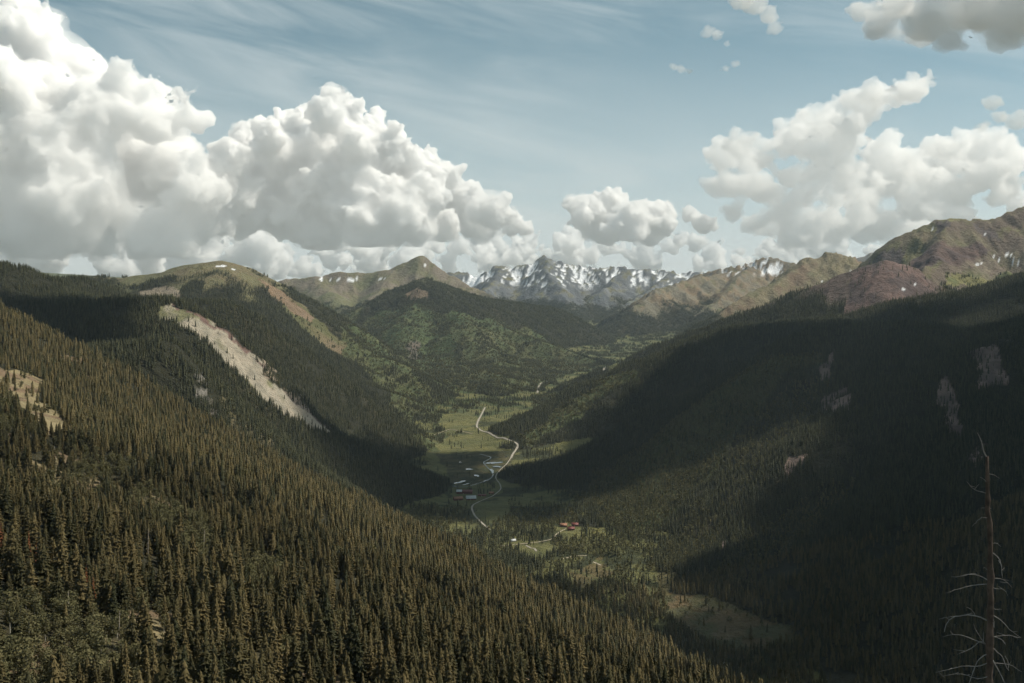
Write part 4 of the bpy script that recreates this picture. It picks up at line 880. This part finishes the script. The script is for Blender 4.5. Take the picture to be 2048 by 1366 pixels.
# ---------------------------------------------------------------- dead tree in front
M_SNAG = flat_mat('snag_bark', (.055, .038, .028), (.13, .09, .066), 3.5, .85); M_TWIG = flat_mat('bare_grey_branch', (.20, .175, .15), (.30, .27, .235), 4, .8)
def snag():
    D0 = 33.; z2 = lambda zx, zy, dy=0.: np.array(P(1840 + zx / 2.597, 840 + zy / 2.597, D0 + dy))
    path = [z2(345, 190), z2(350, 300), z2(352, 430), z2(362, 560), z2(364, 700), z2(364, 850), z2(368, 1000), z2(362, 1150), z2(362, 1300), z2(362, 1420)]
    rr_ = np.array([9, 9.5, 12, 13, 14, 15, 17, 19, 20, 21]) / 2.597 / F * D0
    b = path[-1]; g = float(hz(b[0], b[1]))
    path += [np.array([b[0] + .1, b[1], (b[2] + g) / 2]), np.array([b[0] + .15, b[1], g - .5])]; rr_ = np.r_[rr_, .29, .42]
    e = bpy.data.objects.new('dead_tree', None); coll.objects.link(e); e.location = (b[0] + .15, b[1], g); tag(e, 'bare dead tree with broken top standing at the right foreground', 'tree')
    off = np.array(e.location)
    pts = np.array(path); d = np.r_[0, np.cumsum(np.linalg.norm(np.diff(pts, axis=0), axis=1))]; s = np.linspace(0, d[-1], 60); q = np.stack([np.interp(s, d, pts[:, k]) for k in range(3)], -1); rq_ = np.interp(s, d, rr_)
    r = np.random.RandomState(3); q[:, :2] += r.normal(size=(60, 2)) * .012; rq_ = rq_ * (1 + .14 * r.normal(size=60).clip(-1.5, 1.5))
    v, f = tube((q - off)[::-1], rq_[::-1], 11); v += r.normal(size=v.shape) * .010
    link('trunk', quad_mesh('trunk', v, f, mat=M_SNAG), e)
    BR = [([(345, 192), (332, 172), (320, 110), (298, 66)], 6, 2.5, 0), ([(342, 380), (280, 362), (262, 345), (243, 320)], 4, 1.5, -.3), ([(352, 832), (310, 806), (250, 798), (190, 816), (160, 812)], 4.5, 1.2, .4), ([(348, 852), (280, 856), (200, 878), (125, 902)], 4, 1, -.5),
          ([(370, 685), (405, 705), (425, 760), (428, 822)], 5, 2, -.3), ([(345, 1040), (280, 1010), (190, 1018), (140, 1036), (125, 1102)], 6, 2.5, -.4), ([(285, 1011), (265, 982), (243, 972)], 3.5, 1.2, -.4), ([(190, 1018), (130, 1026), (98, 1034)], 2.5, 1, -.4), ([(340, 1162), (270, 1140), (220, 1115), (150, 1113), (118, 1128)], 4.5, 1.3, .3),
          ([(330, 1150), (295, 1150), (283, 1185), (240, 1195), (195, 1218)], 4, 1.2, -.3), ([(335, 1160), (300, 1110), (278, 1060)], 4, 1.3, .2), ([(330, 1150), (330, 1100)], 3, 1.5, 0), ([(368, 1000), (385, 1050), (385, 1088), (378, 1050)], 4, 1.5, -.2), ([(372, 1010), (430, 1046), (465, 1092), (520, 1130)], 4.5, 1.2, .5), ([(372, 1180), (430, 1226), (442, 1272), (462, 1302)], 5, 1.6, -.4), ([(442, 1225), (460, 1260), (458, 1300)], 2.6, 1, -.4),
          ([(372, 1235), (400, 1290), (420, 1320), (440, 1366)], 6, 3, -.5), ([(350, 1262), (290, 1290), (250, 1268), (180, 1288), (80, 1312)], 4.5, 1.4, .4), ([(350, 1215), (300, 1242), (272, 1320), (255, 1370)], 5, 2, -.3), ([(368, 1125), (410, 1125), (450, 1114), (520, 1132)], 4, 1.2, .2), ([(366, 822), (430, 822), (480, 870)], 3, 1, .5), ([(370, 960), (388, 985), (425, 984)], 3, 1.2, .1), ([(352, 278), (385, 285), (412, 302)], 2.6, 1, .2), ([(368, 640), (400, 640), (420, 656)], 2.6, 1, .2), ([(345, 322), (330, 305), (310, 298)], 3, 1, -.1),
          ([(370, 870), (395, 876), (440, 880), (457, 916)], 3, 1, .3), ([(370, 460), (355, 455), (312, 456)], 2.6, 1, .1), ([(350, 780), (335, 765), (328, 770)], 3, 1, -.2), ([(100, 1312), (130, 1340), (120, 1330)], 2, .8, .4), ([(370, 1120), (430, 1140), (448, 1172), (430, 1150)], 3, 1, -.2), ([(375, 1260), (470, 1270), (530, 1310)], 3.5, 1, .4), ([(360, 1330), (300, 1350), (220, 1312), (120, 1330)], 4, 1.2, -.4), ([(322, 505), (300, 522), (270, 552)], 3, 1.4, -.2), ([(360, 510), (340, 508), (318, 504)], 2.6, 1.4, -.2)]
    for pts_, r0, r1_, dy in BR:
        m = len(pts_); w = [z2(zx, zy, dy * i / (m - 1)) - off for i, (zx, zy) in enumerate(pts_)]; w = np.array(w); dd_ = np.r_[0, np.cumsum(np.linalg.norm(np.diff(w, axis=0), axis=1))]; s = np.linspace(0, dd_[-1], 9); w = np.stack([np.interp(s, dd_, w[:, k]) for k in range(3)], -1)
        w[1:-1] = (w[:-2] + 2 * w[1:-1] + w[2:]) / 4; w[1:] += r.normal(size=(8, 3)) * .006
        v, f = tube(w, np.linspace(r0, r1_, 9) * .62 / 2.597 / F * D0, 6); br = link('branch', quad_mesh('branch', v, f, mat=M_TWIG), e)
        if dd_[-1] > .9:
            for k in (4, 6):
                dv = r.normal(size=3) * .12; dv[2] = abs(dv[2]) * .6; v, f = tube([w[k], w[k] + dv * .6, w[k] + dv * 1.3], np.array([.012, .008, .004]), 5); link('twig', quad_mesh('twig', v, f, mat=M_TWIG), br)
snag()
# single trees that stand out
def stand(label, u, v, h, dmin, dmax, kind, name='conifer_tree', cat='conifer', spread=1., base_v=True):
    x, y = ground(u, v, dmin, dmax); p = (x, y, float(hz(x, y)) - .3)
    cr = {'rust': me_rust[rng.randint(2)], 'con': me_con[rng.randint(5)], 'wide': me_con[3], 'asp': me_asp[0]}[kind]
    return individual(name, label, cat, None, p, h, cr, me_trunk if kind != 'asp' else me_atrunk, None, None, spread)
stand('rust-red dead conifer, taller of the pair on the lower left hillside', 174, 1218, 19, 250, 900, 'rust', spread=.8); stand('rust-red dead conifer, broader of the pair on the lower left hillside', 187, 1222, 16, 250, 900, 'rust')
stand('rust-red dead conifer at the left edge of the hillside', 4, 1130, 20, 250, 1200, 'rust', spread=.9); stand('short rust-red dead conifer right of the one at the left edge', 24, 1130, 13, 250, 1200, 'rust', spread=.8); stand('rust-brown dead conifer near the left edge, third from the edge', 58, 1128, 16, 250, 1200, 'rust', spread=.7); stand('small rust-brown dead conifer, fourth from the left edge', 74, 1138, 12, 250, 1200, 'rust', spread=.7)
stand('tall dark spruce standing in the tan clearing at the left edge', 28, 768, 20, 500, 1700, 'con', spread=1.1); stand('round dark tree in the lower part of the tan clearing', 20, 800, 14, 500, 1700, 'wide', spread=1.5); stand('slim dark spruce below the tan clearing', 36, 885, 22, 400, 1700, 'con', spread=.9); stand('dark spruce right of the slim one below the clearing', 52, 890, 14, 400, 1700, 'con')
def near_fir(label, u, vtop, D, h, spread):
    x, y, zt = P(u, vtop, D); z0 = float(hz(x, y)); e = individual('fir_tree', label, 'fir', None, (x, y, z0), zt - z0, FIR, me_trunk, None, None, spread * h / (zt - z0)); return e
FIR = quad_mesh('crown', *conifer_crown(99, 40, 14, .15, .04), mat=M_CON)
near_fir('dark fir top close in front at the bottom edge, left of centre', 335, 1262, 75, 15, 1.1); near_fir('dark fir top at the bottom left corner', -6, 1290, 80, 15, 1.2)
M_POLE = M_DEAD
def pole(label, u, v, h, lean, dmin=250, dmax=1700):
    x, y = ground(u, v, dmin, dmax); e = bpy.data.objects.new('dead_conifer', None); coll.objects.link(e); e.location = (x, y, float(hz(x, y))); tag(e, label, 'snag', 'pale dead snags on the left hillside'); r = np.random.RandomState(int(u))
    v_, f = tube([(0, 0, -1), (lean * .3, 0, h * .4), (lean, 0, h)], [.22, .16, .04], 6); link('trunk', quad_mesh('trunk', v_, f, mat=M_POLE), e)
    for k in range(7):
        z_ = h * r.uniform(.3, .95); a = r.uniform(0, 6.28); L = (h - z_) * .12 + .5; v_, f = tube([(lean * (z_ / h) ** 1.3, 0, z_), (lean * z_ / h + L * math.cos(a), L * math.sin(a), z_ - .2)], [.06, .02], 4); link('branch', quad_mesh('branch', v_, f, mat=M_POLE), e)
for lb, u, v, h, le in (('pale grey snag with two bare limbs left of centre on the hillside', 195, 1062, 17, .6), ('thin pale snag in the middle of the left hillside', 296, 1115, 15, .2), ('bright bare snag right of the aspen thicket', 408, 1110, 15, .3), ('bare pale trunk low on the hillside right of the aspens', 238, 1285, 12, .2), ('leaning pale snag at the bottom of the hillside', 462, 1280, 14, 1.2), ('short pale snag beside the rust-red pair', 136, 1250, 13, .2), ('slender grey snag among conifers at lower centre', 620, 1170, 14, .3)):
    pole(lb, u, v, h, le)
def fallen(label, u, v, L, rz):
    x, y = ground(u, v, 300, 1700); v_, f = tube([(-L / 2, 0, .3), (0, 0, .35), (L / 2, 0, .25)], [.25, .2, .1], 7); o = link('fallen_log', quad_mesh('fallen_log', v_, f, mat=M_DEAD)); o.location = (x, y, float(hz(x, y)) + .2); o.rotation_euler = (0, .35, rz); tag(o, label, 'log')
fallen('pale fallen log slanting down the clearing at the left edge', 31, 905, 14, .6)
# ---------------------------------------------------------------- haze
def build_haze(dens):
    x0, x1, y0, y1, z0, z1 = -24200, 24200, -6200, 15900, -702, 900
    v = [(x, y, z) for x in (x0, x1) for y in (y0, y1) for z in (z0, z1)]
    f = np.array([[0, 1, 3, 2], [4, 6, 7, 5], [0, 4, 5, 1], [2, 3, 7, 6], [0, 2, 6, 4], [1, 5, 7, 3]])
    m = bpy.data.materials.new('haze'); m.use_nodes = True; nt = m.node_tree; nt.nodes.clear()
    o = nt.nodes.new('ShaderNodeOutputMaterial'); pv = nt.nodes.new('ShaderNodeVolumePrincipled')
    pv.inputs['Color'].default_value = (.72, .87, 1.0, 1); pv.inputs['Density'].default_value = dens; pv.inputs['Anisotropy'].default_value = .3
    nt.links.new(pv.outputs[0], o.inputs['Volume'])
    tag(link('haze', quad_mesh('haze', np.array(v, np.float32), f, mat=m)), 'thin pale air haze filling the valley', None, None, 'stuff')
build_haze(1.6e-5)
scene.cycles.max_bounces = 28; scene.cycles.use_adaptive_sampling = True; scene.cycles.adaptive_threshold = .025; scene.cycles.adaptive_min_samples = 20; scene.cycles.volume_bounces = 24; scene.cycles.diffuse_bounces = 2; scene.cycles.glossy_bounces = 2
CL = make_cloud
CL('cumulus_cloud', 'tallest white cumulus tower left of centre over the round mountain', [(668,205,30),(682,245,42),(645,250,34),(755,270,34),(785,275,26),(720,290,50),(795,310,34),(838,345,34),(862,395,34),(800,390,78),(700,380,88),(600,335,72),(545,300,44),(490,295,36),(455,330,45),(560,400,90),(480,410,80),(640,440,80),(740,450,70),(830,440,60),(420,420,50)], 21000, 960, .024, 26, 1, kids=(8,6,4), fringe=.10)
CL('cumulus_cloud', 'small white cumulus cloud just right of the tall cumulus tower', [(945,400,34),(985,425,40),(915,430,34),(1020,448,26),(960,455,34),(1050,460,16),(890,460,30)], 22000, 1120, .022, 24, 2, kids=(8,6), fringe=.12)
CL('cumulus_cloud', 'flat-based white cumulus cloud above the snowy range', [(1170,432,34),(1225,422,40),(1270,435,30),(1320,445,36),(1210,455,40),(1300,460,36),(1260,460,38),(1380,430,18),(1405,450,24),(1160,440,22)], 23000, 1180, .022, 24, 3, kids=(8,6), fringe=.12)
CL('cumulus_cloud', 'huge soft grey-white cloud bank filling the upper left corner', [(20,60,70),(60,110,75),(-60,20,100),(150,160,52),(120,200,80),(240,185,44),(330,190,36),(370,215,34),(300,240,60),(395,245,30),(200,280,90),(60,280,120),(330,330,80),(250,390,100),(100,420,120),(-80,380,140),(390,380,60),(400,450,60),(300,480,60),(-200,200,150),(-300,380,160),(30,480,50),(120,490,45),(200,490,45),(280,500,40),(360,495,45),(-60,490,50)], 20000, 700, .010, 46, 4, kids=(8,6,3), disp=.9, fringe=.12)
rr = random.Random(4)
def row(u0, u1, st, v, dv, r0, r1): return [(u + rr.uniform(-8, 8), v + rr.uniform(-dv, dv), rr.uniform(r0, r1)) for u in range(u0, u1, st)]
for lb, pts, D_, b_, sd in (('low grey-white cloud bank stretched along the horizon on the left', fill([(-100,440),(150,450),(420,450),(560,480),(560,548),(-100,552)], 60, 22, 40, 11), 31000, 520, 5), ('low cloud bank along the horizon behind the pointed peak', fill([(540,490),(640,500),(760,470),(900,480),(1010,470),(1010,545),(540,548)], 56, 14, 28, 12), 34000, 560, 6),
     ('low cloud bank along the horizon behind the snowy range', fill([(1000,490),(1100,480),(1180,490),(1300,475),(1420,485),(1500,500),(1500,545),(1000,545)], 60, 15, 27, 13), 35000, 560, 7), ('low pale cloud behind the notched peak', fill([(1490,500),(1560,480),(1640,470),(1760,500),(1760,545),(1490,545)], 30, 14, 26, 14), 36000, 560, 8)):
    CL('cumulus_cloud', lb, pts, D_, b_, .010, 50, sd, kids=(6, 4))['kind'] = 'stuff'
CL('cumulus_cloud', 'broad thin broken cloud bank above the right hand peaks', fill([(1430,300),(1500,262),(1600,240),(1700,200),(1800,165),(1900,140),(1925,155),(1800,225),(1740,262),(1725,330),(1700,400),(1690,480),(1500,490),(1440,420)], 95, 20, 40, 3), 20000, 500, .0050, 34, 7, kids=(7,5), flat=.8, disp=.85)['kind'] = 'stuff'
CL('cumulus_cloud', 'white cloud bank with billowy top at the right edge above the red massif', fill([(1720,310),(1770,250),(1800,285),(1850,300),(1900,280),(1960,290),(2048,270),(2180,260),(2180,440),(1900,450),(1800,490),(1660,490),(1700,380)], 95, 24, 42, 4), 21000, 500, .0055, 36, 8, kids=(7,5), flat=.8, disp=.85)['kind'] = 'stuff'
# haze lens added beyond the mountains to lighten the far clouds, thickest low down
def add_haze_veil():
    n, k = 48, 16; v = []; f = []
    for i in range(k + 1):
        r_ = i / k
        for j in range(n):
            an = 2 * math.pi * j / n; T = 900 * (1 - r_ * r_) ** 2
            for s in (-1, 1): v.append((-1500 + 26000 * r_ * math.cos(an), 17200 + s * T, 1000 + 3900 * r_ * math.sin(an)))
    for i in range(k):
        for j in range(n):
            for s in (0, 1):
                q = [(i * n + j) * 2 + s, (i * n + (j + 1) % n) * 2 + s, ((i + 1) * n + (j + 1) % n) * 2 + s, ((i + 1) * n + j) * 2 + s]; f.append(q if s else q[::-1])
    v = np.array(v, np.float32); me = bpy.data.meshes.new('haze_veil'); me.from_pydata(v.tolist(), [], f)
    bm_ = bmesh.new(); bm_.from_mesh(me); bmesh.ops.remove_doubles(bm_, verts=bm_.verts, dist=.5); bmesh.ops.recalc_face_normals(bm_, faces=bm_.faces); bm_.to_mesh(me); bm_.free()
    me.materials.append(cloud_material('thin_haze', 3.0e-4)); o = bpy.data.objects.new('haze_veil', me); scene.collection.objects.link(o); o['label'] = 'added thin pale haze beyond the mountains that lightens the far clouds'; o['kind'] = 'stuff'
add_haze_veil()
CL('cumulus_cloud', 'large grey-bellied cloud hanging over the upper right corner', [(1760,62,44),(1850,52,60),(1950,30,76),(2048,25,84),(1890,85,40),(2000,85,46),(1730,30,40),(2120,40,90),(1800,10,50),(1950,-60,90),(2100,-90,110),(2250,-30,120)], 6500, 1300, .008, 14, 9, kids=(8,6), flat=.7, disp=.7, fringe=.15)
for i, (w, pts) in enumerate((('small wispy cloud scrap at the left of three high on the right', [(1362,140,12),(1378,144,10),(1350,136,9)]), ('arched wispy cloud scrap high on the right', [(1418,66,13),(1436,72,13),(1452,90,10)]),
     ('thin wispy cloud scrap under the arched one', [(1450,140,11),(1470,130,11)]), ('ragged white cloud hanging down from the top edge right of centre', [(1480,0,28),(1510,10,28),(1535,35,22),(1550,60,16),(1450,-30,40)]),
     ('ragged cloud scrap near the right edge of the sky', [(1985,210,20),(2000,235,16),(1965,255,16),(2030,245,24)]))):
    CL('cloud_scrap', w, pts, 9000, 600, .006, 9, 20 + i, kids=(9,5), flat=.8, disp=.55)
# ---------------------------------------------------------------- clouds overhead, out of the frame: outlined from the shadows on the valley; the last ones added to darken
def shade(label, poly, seed, step=210, zc=2600, rr=(120, 190), dens=.026, skip=(), push=()):
    g = np.array([ground(u, v, d0, d1) for u, v, d0, d1 in poly]); gz = hz(g[:, 0], g[:, 1]); c = g + SUN[None, :2] * ((zc - gz) / SUN[2])[:, None]
    for i0, i1, dy in push: c[i0:i1, 1] += dy
    sk = []
    for u, v, d0, d1, rad_ in skip:
        q = np.array(ground(u, v, d0, d1)); sk.append((q + SUN[:2] * (zc - float(hz(*q))) / SUN[2], rad_))
    r = np.random.RandomState(seed); pts = []
    for x in np.arange(c[:, 0].min(), c[:, 0].max(), step):
        for y in np.arange(c[:, 1].min(), c[:, 1].max(), step):
            xx, yy = x + r.uniform(-.3, .3) * step, y + r.uniform(-.3, .3) * step
            if inpoly(c, np.array([xx]), np.array([yy]))[0] and all(math.hypot(xx - q[0], yy - q[1]) > k for q, k in sk): pts.append((xx, yy, zc + r.uniform(-40, 60), r.uniform(*rr)))
    o = make_cloud('cumulus_cloud', label, None, 0, zc - 120, dens, 42, seed, kids=(4,), flat=.6, world_pts=pts, disp=.35, fringe=.12); o['kind'] = 'stuff'; return o
def pl(pts, a, b): return [(u, v, a, b) for u, v in pts]
shade('grey cloud overhead shading the right mountainside', pl([(1040, 950), (1160, 920), (1310, 850), (1460, 775), (1640, 700), (1800, 675), (2048, 655), (2300, 640), (2350, 1000), (2300, 1330), (2048, 1340), (1750, 1310), (1560, 1320), (1345, 1205), (1270, 1120), (1190, 1035), (1100, 1000)], 1150, 2900), 101, step=225, rr=(125, 200), push=((4, 8, 380),), skip=((1270, 1020, 1700, 2700, 190), (1230, 1060, 1700, 2700, 150)))
shade('grey cloud overhead shading the dark forested ridge', pl([(1075, 872), (1130, 840), (1230, 775), (1300, 730), (1400, 682), (1690, 645), (1800, 612), (2048, 560), (2300, 520), (2300, 630), (2048, 636), (1640, 680), (1450, 750), (1300, 832), (1150, 905), (1050, 925)], 2900, 4000), 102)
shade('grey cloud overhead shading the marsh and the foot of the scree spur', pl([(640, 850), (720, 850), (800, 885), (870, 908), (1015, 904), (1030, 925), (1060, 960), (1120, 1000), (1150, 1035), (1020, 1040), (930, 1020), (890, 1060), (800, 1040), (700, 970), (640, 920)], 1750, 3300), 103, step=160, rr=(100, 150), push=((3, 5, 110),))
shade('grey cloud overhead shading the lower valley woods', pl([(1000, 1140), (1130, 1135), (1180, 1110), (1260, 1110), (1340, 1200), (1480, 1190), (1640, 1290), (1560, 1366), (1400, 1345), (1200, 1240)], 1150, 2300), 104, step=170, rr=(130, 190))
shade('grey cloud overhead shading the hills at the far left', pl([(-150, 520), (0, 535), (100, 565), (240, 605), (320, 640), (290, 690), (100, 700), (-150, 660)], 1900, 4300), 105)
shade('grey cloud overhead shading the near valley bottom at lower right', pl([(1430, 1330), (1560, 1300), (1800, 1310), (2100, 1330), (2200, 1450), (1900, 1600), (1560, 1480)], 600, 1500), 107, step=150, rr=(110, 160))
p0 = np.array([16., 60., -15.]); p0 = p0 + SUN * ((2600 + 15) / SUN[2])  # cloud added out of view to keep the sun off the dead tree
o = make_cloud('cumulus_cloud', 'unseen cloud added overhead to shade the dead tree at the lookout', None, 0, 2480, .03, 42, 108, kids=(4,), flat=.6, world_pts=[(p0[0] + a, p0[1] + b, 2600., 130.) for a, b in ((0, 0), (70, -60), (90, 60), (160, 0), (60, -140))], disp=.35, fringe=.12); o['kind'] = 'stuff'
shade('unseen cloud added overhead to darken the lower right slope and meadow', pl([(1330, 1160), (1480, 1080), (1700, 1020), (2048, 960), (2300, 940), (2350, 1200), (2300, 1400), (2048, 1350), (1750, 1310), (1560, 1330), (1400, 1280)], 1100, 2300), 109, step=170, rr=(130, 190), dens=.05)  # extra cloud layered over the others, added to deepen the shade
